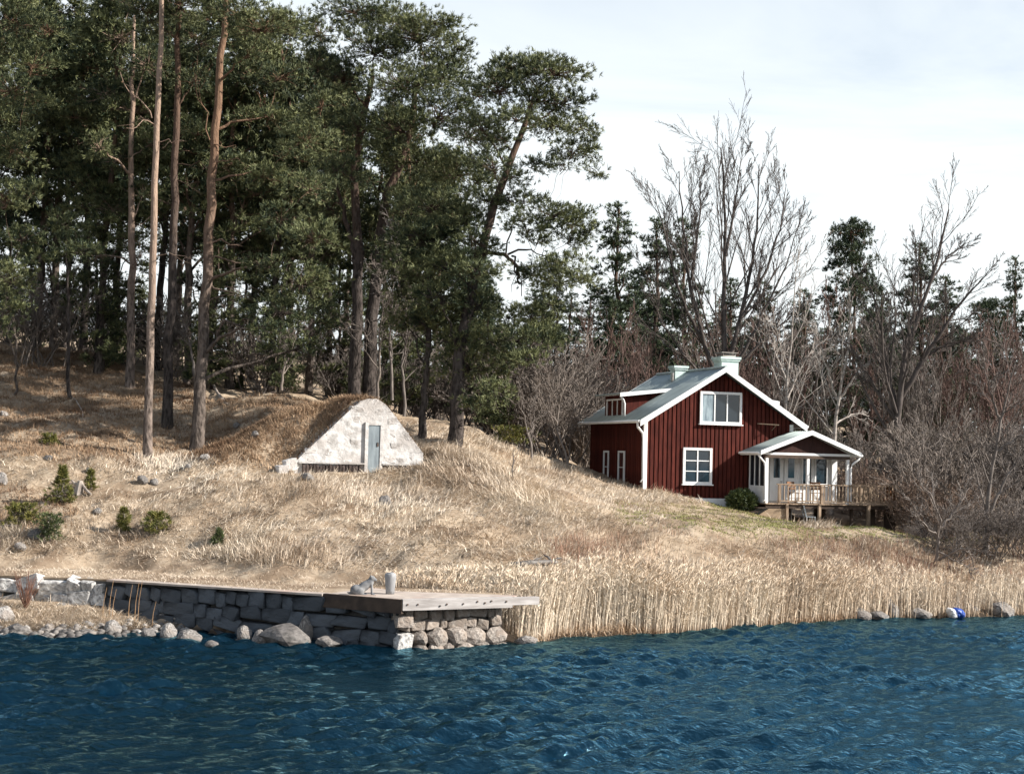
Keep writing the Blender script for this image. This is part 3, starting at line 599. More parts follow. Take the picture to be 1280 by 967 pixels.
def fallen(name, pxs, rad, label, m='deadwood', side=(), cat='branch', lift=None):
    pts = []
    for i, (px, py) in enumerate(pxs):
        g = ground(*pxs[0]) if False else None
        pts.append((px, py))
    a = ground(*pxs[0]); b = ground(*pxs[-1]); n = len(pxs)
    P = [W(px, py, a[1] + (b[1] - a[1]) * i / (n - 1)) for i, (px, py) in enumerate(pxs)]
    P[0] = a - np.array([0, 0, .02]); P[-1] = b - np.array([0, 0, .02])
    root = thing(name, a, label, cat); b_ = MB(); b_.tube([q - a for q in P], [rad * (1 - .6 * i / (n - 1)) for i in range(n)], 7); b_.build('stem', M[m], root, True)
    for (i, dx_, dy_) in side:
        q = P[i]; e = q + np.array([dx_, .1, dy_]); b_ = MB(); b_.tube([q - a, (q + e) / 2 - a + np.array([0, 0, .04]), e - a], [rad * .45, rad * .35, rad * .15], 5); b_.build('twig', M[m], root, True)
fallen('fallen_branch', [(105, 527), (102, 512), (95, 500), (84, 489), (70, 480)], .035, 'thin arched dead branch on the shaded left slope', side=((2, -.3, .12), (3, -.2, .2)))
fallen('fallen_log', [(283, 505), (272, 491), (264, 475), (258, 460)], .08, 'grey dead pole leaning behind the forked branch pine', cat='log')
fallen('fallen_log', [(640, 706), (665, 703), (690, 702), (712, 706)], .11, 'dark weathered log lying behind the reed bed', m='rock_wet', side=((1, .3, .15), (2, -.25, .2), (2, .3, .12)), cat='log')
p = ground(641, 598); sap = thing('bare_sapling', p, 'small bare crooked sapling alone on the slope right of the cellar', 'sapling')
b_ = MB(); b_.tube([(0, 0, -.1), (-.03, 0, .35), (.02, 0, .65), (-.02, 0, .95), (.12, 0, 1.2)], [.035, .03, .025, .018, .008], 6); b_.build('stem', M['twig'], sap, True)
for z, dx_ in ((.25, .16), (.4, -.18), (.6, .15), (.8, .22), (.5, .1)):
    b_ = MB(); b_.tube([(0, 0, z), (dx_ * .6, 0, z + .12), (dx_, .03, z + .3)], [.014, .01, .005], 5); b_.build('twig', M['twig'], sap, True)
p = ground(640, 600)

# ================================================================== ROOT CELLAR
cell = thing('root_cellar', (0, 0, 0), 'whitewashed stone front of a root cellar set into the grassy mound', 'cellar')
def pl_pt(s, z, off=0.0): q = cL[:2] + CD * s + CN * off; return (q[0], q[1], z)
wall = MB(); zb = min(FZ) - 1.4
pts = [pl_pt(FS[0] - .05, zb)] + [pl_pt(s, z) for s, z in zip(FS, FZ)] + [pl_pt(FS[-1] + .05, zb)]
wall.prism(pts, tuple(np.append(-CN * .55, 0))); cw = wall.build('facade', M['white_cap'], cell)
s = FS[0] + .1; zrow = FZ[0] - .02
row = 0; rs = random.Random(8)
dS = [on_plane(460, 531), on_plane(475, 531), on_plane(475, 578)]; d0 = (dS[0][:2] - cL[:2]) @ CD; d1 = (dS[1][:2] - cL[:2]) @ CD; dzt = dS[0][2]; dzb = dS[2][2]
z = FZ[0] + .02
while z < FZ.max() - .12:
    hh = rs.uniform(.24, .36); s = FS[0] - rs.uniform(0, .3)
    while s < FS[-1]:
        wd = rs.uniform(.28, .62); tp = min(np.interp(s + .1 * wd, FS, FZ), np.interp(s + .9 * wd, FS, FZ))
        if z + hh * .55 < tp and s > FS[0] and s + wd < FS[-1] + .05 and not (s + wd > d0 - .16 and s < d1 + .16 and z < dzt + .12):
            h2 = min(hh, tp - z + .03); c = pl_pt(s + wd / 2, z + h2 / 2 + rs.uniform(-.04, .04), .0 - .09 + rs.uniform(-.025, .012))
            stone(cell, c, (wd * 1.16, .22, h2 * 1.2), CB + 0.0, M['white_cap'], .09)
        s += wd + rs.uniform(0, .02)
    z += hh
b_ = MB(); b_.prism([pl_pt(d0, dzb - .5, .06), pl_pt(d1, dzb - .5, .06), pl_pt(d1, dzt, .06), pl_pt(d0, dzt, .06)], tuple(np.append(-CN * .06, 0))); dr = b_.build('door', M['grey_door'], cell)
b_ = MB(); b_.prism([pl_pt(d1 - .12, dzb + .6, .09), pl_pt(d1 - .06, dzb + .6, .09), pl_pt(d1 - .06, dzb + .75, .09), pl_pt(d1 - .12, dzb + .75, .09)], tuple(np.append(-CN * .03, 0))); b_.build('handle', M['iron'], dr)
for (s0, s1, z0, z1) in ((d0 - .12, d0, dzb - .5, dzt + .1), (d1, d1 + .09, dzb - .5, dzt + .1), (d0, d1, dzt, dzt + .1)):
    b_ = MB(); b_.prism([pl_pt(s0, z0, .09), pl_pt(s1, z0, .09), pl_pt(s1, z1, .09), pl_pt(s0, z1, .09)], tuple(np.append(-CN * .12, 0))); b_.build('door_frame', M['white_cap'], cell)
# dark plinth of upright bricks
s = FS[0] + .25
while s < FS[-1] - .05:
    if not (d0 - .24 < s < d1 + .1):
        c = pl_pt(s + .06, FZ[0] - .27 + rs.uniform(-.02, .02), .05 + rs.uniform(-.02, .03)); stone(cell, c, (.115, .16, .46), CB, M['brick'], .05, 'brick')
    s += .125
lg = MB(); lg.prism([pl_pt(FS[0] + .1, FZ[0] - .045, .12), pl_pt(d0 - .13, FZ[0] - .045, .12), pl_pt(d0 - .13, FZ[0] + .01, .12), pl_pt(FS[0] + .1, FZ[0] + .01, .12)], tuple(np.append(-CN * .1, 0)))
lg.prism([pl_pt(d1 + .1, FZ[0] - .045, .12), pl_pt(FS[-1], FZ[0] - .045, .12), pl_pt(FS[-1], FZ[0] + .01, .12), pl_pt(d1 + .1, FZ[0] + .01, .12)], tuple(np.append(-CN * .1, 0)))
lg.build('ledge', M['white_cap'], cell)
for k, (px, py, a, b, e) in enumerate(((362, 577, .5, .35, .1), (352, 583, .45, .22, .25))):
    g = on_plane(px, py, e); stone(cell, (g[0], g[1], g[2] - .1), (a, .4, b + .2), CB, M['white_cap'], .1)

# ================================================================== HOUSE  (u along the gable, v into the house, z up)
HA = R(18); hw, hl, EH, RH = 6.7, 6.3, 3.14, 5.16
h0 = W(805, 617, 63.0)
house = thing('red_cottage', h0, 'dark red wooden cottage with white trim, dormer and green metal roof', 'house', rz=HA)
def rz_at(u, top=0.0): return EH + (RH - EH) * (1 - abs(u - hw / 2) / (hw / 2)) + top
b_ = MB(); b_.prism([(0, .05, -.15), (hw, .05, -.15), (hw, .05, EH), (hw / 2, .05, RH), (0, .05, EH)], (0, hl - .1, 0)); b_.build('wall', M['red'], house)
b_ = MB(); b_.box(-.06, hw + .06, -.05, hl + .05, -1.6, -.14); b_.build('foundation', M['white'], house)
nb = 34; sp_ = (hw - .1) / nb
for i in range(nb):
    u0 = .05 + i * sp_; u1 = u0 + .135
    b_ = MB(); b_.prism([(u0, -.01, -.12), (u1, -.01, -.12), (u1, -.01, rz_at(u1) - .02), (u0, -.01, rz_at(u0) - .02)], (0, .055, 0)); b_.build('board', M['red'], house)
bm_ = MB(); bm_.box(-.02, .05, -.067, .067, -.12, EH - .02); bme = bm_.mesh('board'); bme.materials.append(M['red'])
for i in range(31):
    o = nobj('board', bme, None, house, (-.0, .2 + i * .198, 0))
for u in (-.06, hw - .09):
    b_ = MB(); b_.box(u, u + .15, -.045, .1, -.14, EH - (.02 if u < 1 else .12)); b_.build('corner_board', M['white'], house)
def window(name, u0, u1, z0, z1, cols, rows, v=-.06, fw=.10, glass='glass', parent=house, axis='u', pos=0.0, label=None, sash=.05, mw=.035):
    """axis 'u': in the gable plane at depth v;  axis 'v': in the side wall at u = pos, spanning u0..u1 along v"""
    def bx(b, a0, a1, c0, c1, d0, d1):
        if axis == 'u': b.box(a0, a1, v - d1, v - d0, c0, c1)
        else: b.box(pos - d1, pos - d0, a0, a1, c0, c1)
        return b
    root = MB()
    for (a0, a1, c0, c1) in ((u0, u1, z1 - fw, z1), (u0, u1, z0, z0 + fw), (u0, u0 + fw, z0 + fw, z1 - fw), (u1 - fw, u1, z0 + fw, z1 - fw)): bx(root, a0, a1, c0, c1, -.05, .035)
    o = root.build(name, M['white'], parent)
    if label: o['label'] = label
    cw_ = (u1 - u0 - 2 * fw) / cols; ch = (z1 - z0 - 2 * fw) / rows
    for i in range(1, cols):
        bx(b := MB(), u0 + fw + i * cw_ - sash / 2, u0 + fw + i * cw_ + sash / 2, z0 + fw, z1 - fw, -.04, .02); b.build('mullion', M['white'], o)
    for j in range(1, rows):
        for i in range(cols):
            a = u0 + fw + i * cw_ + (sash / 2 if i else 0); c = u0 + fw + (i + 1) * cw_ - (sash / 2 if i < cols - 1 else 0)
            bx(b := MB(), a, c, z0 + fw + j * ch - mw / 2, z0 + fw + j * ch + mw / 2, -.04, .012); b.build('glazing_bar', M['white'], o)
    for i in range(cols):
        for j in range(rows):
            gm = glass if isinstance(glass, str) else glass[(j * cols + i) % len(glass)]
            bx(b := MB(), u0 + fw + i * cw_ + .004, u0 + fw + (i + 1) * cw_ - .004, z0 + fw + j * ch + .004, z0 + fw + (j + 1) * ch - .004, -.04, -.015); b.build('pane', M[gm], o)
    bx(b := MB(), u0 - .05, u1 + .05, z0 - .045, z0 - .002, -.04, .09); b.build('sill', M['white'], o)
    return o
window('window', 1.69, 3.0, .44, 1.94, 2, 3, label='six pane ground floor window of the gable')
window('window', 2.41, 4.32, 2.95, 4.29, 3, 1, glass=('curtain', 'glass', 'glass'), label='three pane upstairs window of the gable')
for a, b in ((2.1, 2.8), (3.9, 4.5)):
    window('window', a, b, .35, 1.75, 1, 2, axis='v', pos=-.03, fw=.08, label='narrow window in the shaded side wall')
# roof: two corrugated slopes
def slope(u_low, z_low, u_hi, z_hi, v0, v1, th=.05, per=.19, amp=.014, name='roof_slope', m='roof'):
    n = max(8, int((v1 - v0) / per * 6)); vs_ = np.linspace(v0, v1, n); dz = amp * np.sin(2 * math.pi * vs_ / per)
    V = []; k = 4
    for j in range(k):
        t = j / (k - 1); V.append(np.stack([np.full(n, u_low + (u_hi - u_low) * t), vs_, z_low + (z_hi - z_low) * t + dz], -1))
    T = np.concatenate(V); B = T - np.array([0, 0, th]); N = len(T); F = []
    idx = (np.arange(k - 1)[:, None] * n + np.arange(n - 1)[None]).ravel(); q = np.stack([idx, idx + 1, idx + 1 + n, idx + n], -1)
    F = [q if u_low > u_hi else q[:, ::-1], (q + N)[:, ::-1] if u_low > u_hi else q + N]
    e = np.arange(n - 1); lo_ = np.stack([e, e + 1, e + 1 + N, e + N], -1); F.append(lo_)
    e2 = e + (k - 1) * n; F.append(np.stack([e2, e2 + N, e2 + 1 + N, e2 + 1], -1))
    for c in (0, n - 1):
        g = np.arange(k - 1) * n + c; F.append(np.stack([g, g + n, g + n + N, g + N], -1))
    return nobj(name, mesh_np(name, np.concatenate([T, B]), F), M[m], house)
OV, OF, OB = .42, .52, .35; pit = (RH - EH) / (hw / 2)
for sgn in (0, 1):
    ul = -OV if sgn == 0 else hw + OV; slope(ul, EH - OV * pit + .13, hw / 2, RH + .13, -OF, hl + OB)
b_ = MB(); b_.tube([(hw / 2, -OF, RH + .14), (hw / 2, hl + OB, RH + .14)], .07, 8); b_.build('ridge_cap', M['roof'], house)
for v in (-OF, hl + OB - .03):
    for sgn in (0, 1):
        ul = -OV - .03 if sgn == 0 else hw + OV + .03; zl = EH - OV * pit - .02
        b_ = MB(); b_.prism([(ul, v - .03, zl - .12), (hw / 2, v - .03, RH - .08 + .02), (hw / 2, v - .03, RH + .16), (ul, v - .03, zl + .13)], (0, .035, 0)); b_.build('barge_board', M['white'], house)
for ul, sg in ((-OV, -1), (hw + OV, 1)):
    zl = EH - OV * pit + .06
    b_ = MB(); b_.tube([(ul + sg * .06, -OF + .02, zl), (ul + sg * .06, hl + OB - .05, zl)], .06, 8); b_.build('gutter', M['white'], house)
    b_ = MB(); b_.prism([(ul + .03 * -sg, -OF + .01, zl - .06), (sg * -.05 + (0 if sg < 0 else hw), -OF + .01, EH - .02), (sg * -.05 + (0 if sg < 0 else hw), -OF + .01, EH + .03), (ul + .03 * -sg, -OF + .01, zl - .01)], (0, hl + OB + OF - .05, 0)); b_.build('soffit', M['soffit'], house)
b_ = MB(); b_.tube([(-OV - .06, -.30, EH - .24), (-OV - .03, -.28, EH - .42), (-.16, -.10, EH - .66), (-.12, -.09, EH - .9), (-.12, -.09, .62), (-.2, -.12, .48)], .05, 8); b_.build('downpipe', M['white'], house, True)
# shed dormer on the left slope
d0v, d1v = 2.1, 4.55
b_ = MB(); b_.prism([(.0, d0v, EH - .1), (0, d0v, 4.12), (1.9, d0v, 4.34), (1.9, d0v, 4.2)], (0, d1v - d0v, 0)); b_.build('dormer_wall', M['red'], house)
slope(-.38, 4.17, 2.05, 4.45, d0v - .25, d1v + .25, name='dormer_roof')
b_ = MB(); b_.prism([(-.4, d0v - .29, 4.02), (1.75, d0v - .29, 4.29), (2.05, d0v - .29, 4.47), (-.4, d0v - .29, 4.19)], (0, .035, 0)); b_.build('dormer_fascia', M['white'], house)
window('dormer_window', d0v + .35, d1v - .25, 3.05, 3.98, 3, 1, axis='v', pos=-.01, fw=.07)
b_ = MB(); b_.tube([(-.36, d0v - .2, 4.06), (-.2, d0v - .15, 3.9), (-.1, d0v - .06, 3.75), (-.1, d0v - .06, 3.1)], .04, 8); b_.build('dormer_downpipe', M['white'], house, True)
# dormer on the far slope: only its edge shows
b_ = MB(); b_.prism([(hw + .05, 2.0, EH), (hw + .05, 2.0, 4.0), (hw - 1.6, 2.0, 4.22), (hw - 1.6, 2.0, 4.1)], (0, 2.4, 0)); b_.build('dormer_wall', M['red'], house)
slope(hw + .3, 4.04, hw - 1.9, 4.32, 1.75, 4.6, name='dormer_roof')
b_ = MB(); b_.prism([(hw + .32, 1.71, 3.9), (hw - 1.5, 1.71, 4.16), (hw - 1.9, 1.71, 4.34), (hw + .32, 1.71, 4.07)], (0, .035, 0)); b_.build('dormer_fascia', M['white'], house)
# chimneys
for (u, v, wd, z0, z1, cm) in ((4.2, 1.25, .78, 4.3, 5.82, 'large'), (2.95, 3.4, .52, 4.6, 5.5, 'small')):
    b_ = MB(); b_.box(u - wd / 2, u + wd / 2, v - wd / 2, v + wd / 2, z0, z1); ch = b_.build('chimney', M['chimney'], house)
    b_ = MB(); b_.box(u - wd / 2 - .05, u + wd / 2 + .05, v - wd / 2 - .05, v + wd / 2 + .05, z1 - .16, z1 - .08).box(u - wd / 2 - .09, u + wd / 2 + .09, v - wd / 2 - .09, v + wd / 2 + .09, z1 - .08, z1 + .02); b_.build('collar', M['chimney'], ch)
    if cm == 'large':
        b_ = MB(); b_.box(u - .3, u + .3, v - .3, v + .3, z1 + .02, z1 + .1)
        for sx in (-.28, .28):
            for sy in (-.28, .28): b_.box(u + sx - .02, u + sx + .02, v + sy - .02, v + sy + .02, z1 + .1, z1 + .19)
        b_.box(u - .38, u + .38, v - .38, v + .38, z1 + .19, z1 + .22); b_.build('flue_cap', M['chimney_cap'], ch)
    else:
        b_ = MB(); b_.tube([(u - .36, v - .2, 4.5), (u - .36, v - .2, 5.2)], .05, 8); b_.build('vent_pipe', M['chimney_cap'], ch)
b_ = MB(); b_.tube([(5.05, -.08, 3.02), (5.85, -.5, 2.98)], .025, 6).tube([(5.75, -.03, 2.75), (5.75, -.45, 2.98)], .015, 6); b_.build('wall_bracket', M['wood'], house)
# ---- veranda
DK = -.25
b_ = MB(); b_.box(4.72, hw + .02, -.13, -.045, DK, 1.98); b_.build('veranda_wall', M['white'], house)
b_ = MB(); b_.box(hw + .02, 8.6, -.13, 2.2, DK, 1.98); b_.build('veranda_room', M['white'], house)
def pane_part(name, u0, u1, z0, z1, v, m, parent, d=.02):
    b = MB(); b.box(u0, u1, v - d, v, z0, z1); return b.build(name, M[m], parent)
for u0, label in ((5.62, 'left leaf of the white double door'), (6.30, 'right leaf of the white double door')):
    b_ = MB(); b_.box(u0, u0 + .62, -.19, -.135, DK + .06, 1.86); dr = b_.build('door', M['white'], house); dr['label'] = label
    pane_part('pane', u0 + .17, u0 + .45, .78, 1.62, -.191, 'glass', dr)
    b_ = MB(); b_.box(u0 + .1, u0 + .52, -.205, -.191, DK + .2, .55); b_.build('door_panel', M['white'], dr)
    b_ = MB(); b_.tube([(u0 + (.56 if u0 < 6 else .06), -.24, .62), (u0 + (.46 if u0 < 6 else .16), -.24, .62)], .014, 6); b_.build('handle', M['iron'], dr)
for u0, u1 in ((5.02, 5.42), (7.12, 7.62), (7.74, 8.36)):
    window('veranda_window', u0, u1, .5, 1.72, 1, 1, v=-.17, fw=.055)
for u in (5.56, 6.95): 
    b_ = MB(); b_.box(u - .03, u + .03, -.2, -.135, DK, 1.9); b_.build('door_post', M['white'], house)
# glazed side screen of the veranda
b_ = MB(); b_.box(4.68, 4.74, -1.5, -.135, DK, .45); b_.build('screen_panel', M['white'], house)
b_ = MB(); b_.box(4.67, 4.75, -1.5, -.135, 1.74, 1.9); b_.build('screen_head', M['white'], house)
for k in range(3):
    v = -1.46 + k * .44; b_ = MB(); b_.box(4.695, 4.715, v, v + .39, .45, 1.74); b_.build('screen_pane', M['glass'], house)
for v in (-1.07, -.63, -.19): 
    b_ = MB(); b_.box(4.67, 4.75, v - .03, v + .03, .45, 1.74); b_.build('screen_bar', M['white'], house)
# porch roof
PE, PR, pu, pv = 1.86, 2.74, 6.62, -1.9; hwid = 2.3; ps = (PR - PE) / hwid
slope(pu - hwid, PE, pu, PR, pv, -.02, name='porch_roof_slope', amp=.01); slope(pu + hwid, PE, pu, PR, pv, 2.3, name='porch_roof_slope', amp=.01)
for sgn in (-1, 1):
    ue = pu + sgn * (hwid + .03)
    b_ = MB(); b_.prism([(ue, pv - .04, PE - .14), (pu, pv - .04, PR - .16), (pu, pv - .04, PR + .03), (ue, pv - .04, PE + .03)], (0, .035, 0)); b_.build('barge_board', M['white'], house)
    b_ = MB(); b_.tube([(ue + sgn * .05, pv + .02, PE - .08), (ue + sgn * .05, -.05, PE - .08)], .05, 8); b_.build('gutter', M['white'], house)
    b_ = MB(); b_.box(min(ue, ue - sgn * .04), max(ue, ue - sgn * .04), pv, -.06, PE - .16, PE - .05); b_.build('fascia', M['white'], house)
    up = 4.75 if sgn < 0 else 8.5
    b_ = MB(); b_.tube([(ue + sgn * .03, -1.75, PE - .12), (ue - sgn * .05, -1.75, PE - .25), (up + sgn * .16, -1.66, PE - .45), (up + sgn * .11, -1.64, PE - .62), (up + sgn * .11, -1.64, DK + .15), (up + sgn * .17, -1.68, DK + .06)], .042, 8); b_.build('downpipe', M['white'], house, True)
b_ = MB(); b_.prism([(pu - hwid + .35, -1.56, PE - .03), (pu + hwid - .35, -1.56, PE - .03), (pu, -1.56, PR - .12)], (0, .04, 0)); b_.build('porch_gable', M['soffit'], house)
b_ = MB(); b_.box(4.66, 8.6, -1.6, -1.5, PE - .13, PE - .035); b_.build('porch_beam', M['white'], house)
b_ = MB(); b_.box(4.66, 8.6, -1.59, -1.51, PE - .26, PE - .135); b_.build('porch_tie', M['wood_dark'], house)
for u in (4.75, 6.64, 8.5):
    b_ = MB(); b_.box(u - .055, u + .055, -1.61, -1.495, DK, PE - .265); b_.build('porch_post', M['white'], house)
b_ = MB(); b_.box(8.50, 8.74, -.3, -.06, DK, PE - .05); b_.build('corner_post', M['white'], house)
# deck
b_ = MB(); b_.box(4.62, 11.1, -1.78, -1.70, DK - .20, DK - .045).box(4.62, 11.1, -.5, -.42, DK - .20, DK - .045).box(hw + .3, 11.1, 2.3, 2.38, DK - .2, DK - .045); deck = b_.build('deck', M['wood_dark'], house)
bm_ = MB(); bm_.box(0, .128, 0, 1, -.042, 0); bs = bm_.mesh('deck_board'); bs.materials.append(M['wood'])
u = 4.6
while u < 11.05:
    bck = -.14 if u < 8.6 else 2.4
    o = nobj('deck_board', bs, None, deck, (u, -1.84, DK)); o.scale = (1, bck + 1.84, 1); u += .136
gz = lambda u, v: float(H(np.array([h0[0] + u * math.cos(HA) - v * math.sin(HA)]), np.array([h0[1] + u * math.sin(HA) + v * math.cos(HA)]))[0]) - h0[2]
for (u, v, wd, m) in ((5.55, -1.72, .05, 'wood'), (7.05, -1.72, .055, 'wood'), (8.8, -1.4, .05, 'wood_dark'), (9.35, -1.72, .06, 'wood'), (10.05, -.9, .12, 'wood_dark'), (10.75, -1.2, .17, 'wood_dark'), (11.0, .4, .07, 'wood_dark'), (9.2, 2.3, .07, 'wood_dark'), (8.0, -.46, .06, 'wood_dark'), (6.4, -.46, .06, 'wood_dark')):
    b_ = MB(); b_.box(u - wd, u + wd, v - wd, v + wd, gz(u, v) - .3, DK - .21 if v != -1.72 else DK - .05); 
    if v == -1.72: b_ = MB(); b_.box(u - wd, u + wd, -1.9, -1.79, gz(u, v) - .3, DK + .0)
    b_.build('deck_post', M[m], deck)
def rail(a, b, name='railing', dz=.78, n=None, m1='wood', balm='wood'):
    a = np.array(a, float); b = np.array(b, float); L = np.linalg.norm(b - a); d = (b - a) / L
    r = MB(); r.bar((*a, DK + dz), (*b, DK + dz), .10, .05); ro = r.build(name, M[m1], house)
    r = MB(); r.bar((*a, DK + .1), (*b, DK + .1), .05, .05); r.build('bottom_rail', M[m1], ro)
    r = MB(); r.box(-.018, .018, -.018, .018, .126, dz - .026); me = r.mesh('baluster'); me.materials.append(M[balm])
    n = int(L / .165)
    for i in range(1, n):
        q = a + d * L * i / n; nobj('baluster', me, None, ro, (q[0], q[1], DK))
    for t in (0.02, .36, .68, .98) if L > 3 else (0.98,):
        q = a + d * L * t; r = MB(); r.box(q[0] - .05, q[0] + .05, q[1] - .05, q[1] + .05, DK, DK + dz - .026); r.build('rail_post', M[m1], ro)
rail((5.15, -1.72), (10.9, -1.72), balm='wood'); rail((10.9, -1.72), (10.9, 2.3))
bw = MB(); bw.box(10.2, 10.85, -1.655, -1.63, DK + .1, DK + .74); bw.build('railing_screen', M['wood_brown'], house)
# steps at the left end of the deck
for k in range(4):
    b_ = MB(); b_.box(4.58 - .3 * (k + 1), 4.58 - .3 * k + .03, -1.78, -.75, DK - .17 * (k + 1) - .035, DK - .17 * (k + 1)); b_.build('step', M['wood_dark'], house)
b_ = MB(); b_.prism([(5.5, -1.80, DK - .22), (4.75, -1.80, DK - .22), (3.45, -1.80, DK - .98), (3.45, -1.80, DK - 1.35), (5.5, -1.80, DK - 1.35)], (0, .04, 0)); b_.build('stair_side', M['wood_pale'], house)

def hpt(u, v, z): return (h0[0] + u * math.cos(HA) - v * math.sin(HA), h0[1] + u * math.sin(HA) + v * math.cos(HA), h0[2] + z)
def chair(u, v, z, rz, label, m, group, scale=1.0):
    r = thing('garden_chair', hpt(u, v, z), label, 'chair', group, HA + rz); r.scale = (scale,) * 3
    for sx in (-1, 1):
        for sy in (-1, 1):
            b = MB(); b.bar((sx * .2, sy * .18 * (1 if sy < 0 else 1.15), 0), (sx * .2, sy * .17, .42 if sy < 0 else .42), .035, .035, (0, 1, 0)); b.build('leg', M[m], r)
    for k in range(4): b = MB(); b.box(-.22, .22, -.2 + k * .105, -.2 + k * .105 + .085, .42, .442); b.build('seat_slat', M[m], r)
    for sx in (-1, 1): b = MB(); b.bar((sx * .2, .19, .44), (sx * .2, .32, .88), .035, .03, (1, 0, 0)); b.build('back_post', M[m], r)
    for k in range(3): b = MB(); t = .35 + k * .28; b.bar((-.22, .19 + .13 * t - .02, .44 + .44 * t), (.22, .19 + .13 * t - .02, .44 + .44 * t), .02, .08); b.build('back_slat', M[m], r)
    b = MB(); b.bar((-.2, -.18, .2), (.2, -.18, .2), .025, .03); b.build('stretcher', M[m], r)
chair(6.65, -1.75, gz(6.65, -1.75), R(78), 'pale grey garden chair standing under the deck front', 'chair_metal', 'chairs under the deck')
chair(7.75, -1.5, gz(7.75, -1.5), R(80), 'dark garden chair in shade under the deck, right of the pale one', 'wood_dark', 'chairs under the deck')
chair(6.35, -1.1, DK, R(20), 'brown wooden chair on the veranda left of the middle post', 'wood_brown', 'chairs on the veranda')
chair(7.35, -1.05, DK, R(-15), 'brown wooden chair on the veranda right of the middle post', 'wood_brown', 'chairs on the veranda')

# ================================================================== TREES
def nrm(a): return a / (np.linalg.norm(a, axis=-1, keepdims=True) + 1e-9)
def tuft_mesh(name, C, O, K, L, Wd, rng, tint=None, spread=.95, one=False):
    """needle tufts: K thin blades leaving each centre C around the direction O"""
    n = len(C); d = nrm(np.repeat(O, K, 0) + rng.normal(0, spread * .62, (n * K, 3)))
    l = (L * rng.uniform(.6, 1.25, n * K))[:, None]; c = np.repeat(C, K, 0) + rng.normal(0, L * .10, (n * K, 3))
    side = nrm(np.cross(d, rng.normal(0, 1, (n * K, 3)))) * (Wd * rng.uniform(.7, 1.3, n * K))[:, None]
    if one:
        V = np.stack([c - side, c + side, c + d * l], 1).reshape(-1, 3); t = (np.repeat(tint, K) + rng.normal(0, .12, n * K)).clip(0, 1)
        return mesh_np(name, V, np.arange(n * K * 3).reshape(-1, 3), {'tint': np.repeat(t, 3)})
    V = np.stack([c - side * .6, c + side * .6, c + d * l * .55 + side, c + d * l], 1).reshape(-1, 3)
    i = np.arange(n * K)[:, None] * 4
    t = (np.repeat(tint if tint is not None else rng.uniform(0, 1, n), K) + rng.normal(0, .12, n * K)).clip(0, 1)
    return mesh_np(name, V, np.concatenate([i + [0, 1, 2], i + [0, 2, 3]], 1).reshape(-1, 3), {'tint': np.repeat(t, 4)})
def interp_poly(P, t):
    P = np.asarray(P, float); s = np.concatenate([[0], np.cumsum(np.linalg.norm(np.diff(P, axis=0), axis=1))]); s /= s[-1]
    return np.array([np.interp(t, s, P[:, k]) for k in range(3)]).T
def curve3(a, b, sag, rng, n=6, wob=.08):
    t = np.linspace(0, 1, n)[:, None]; L = np.linalg.norm(b - a)
    p = a + (b - a) * t; p[:, 2] += (sag * 4 * t * (1 - t))[:, 0] * L
    p[1:-1] += rng.normal(0, wob * L / n * 1.6, (n - 2, 3)); return p
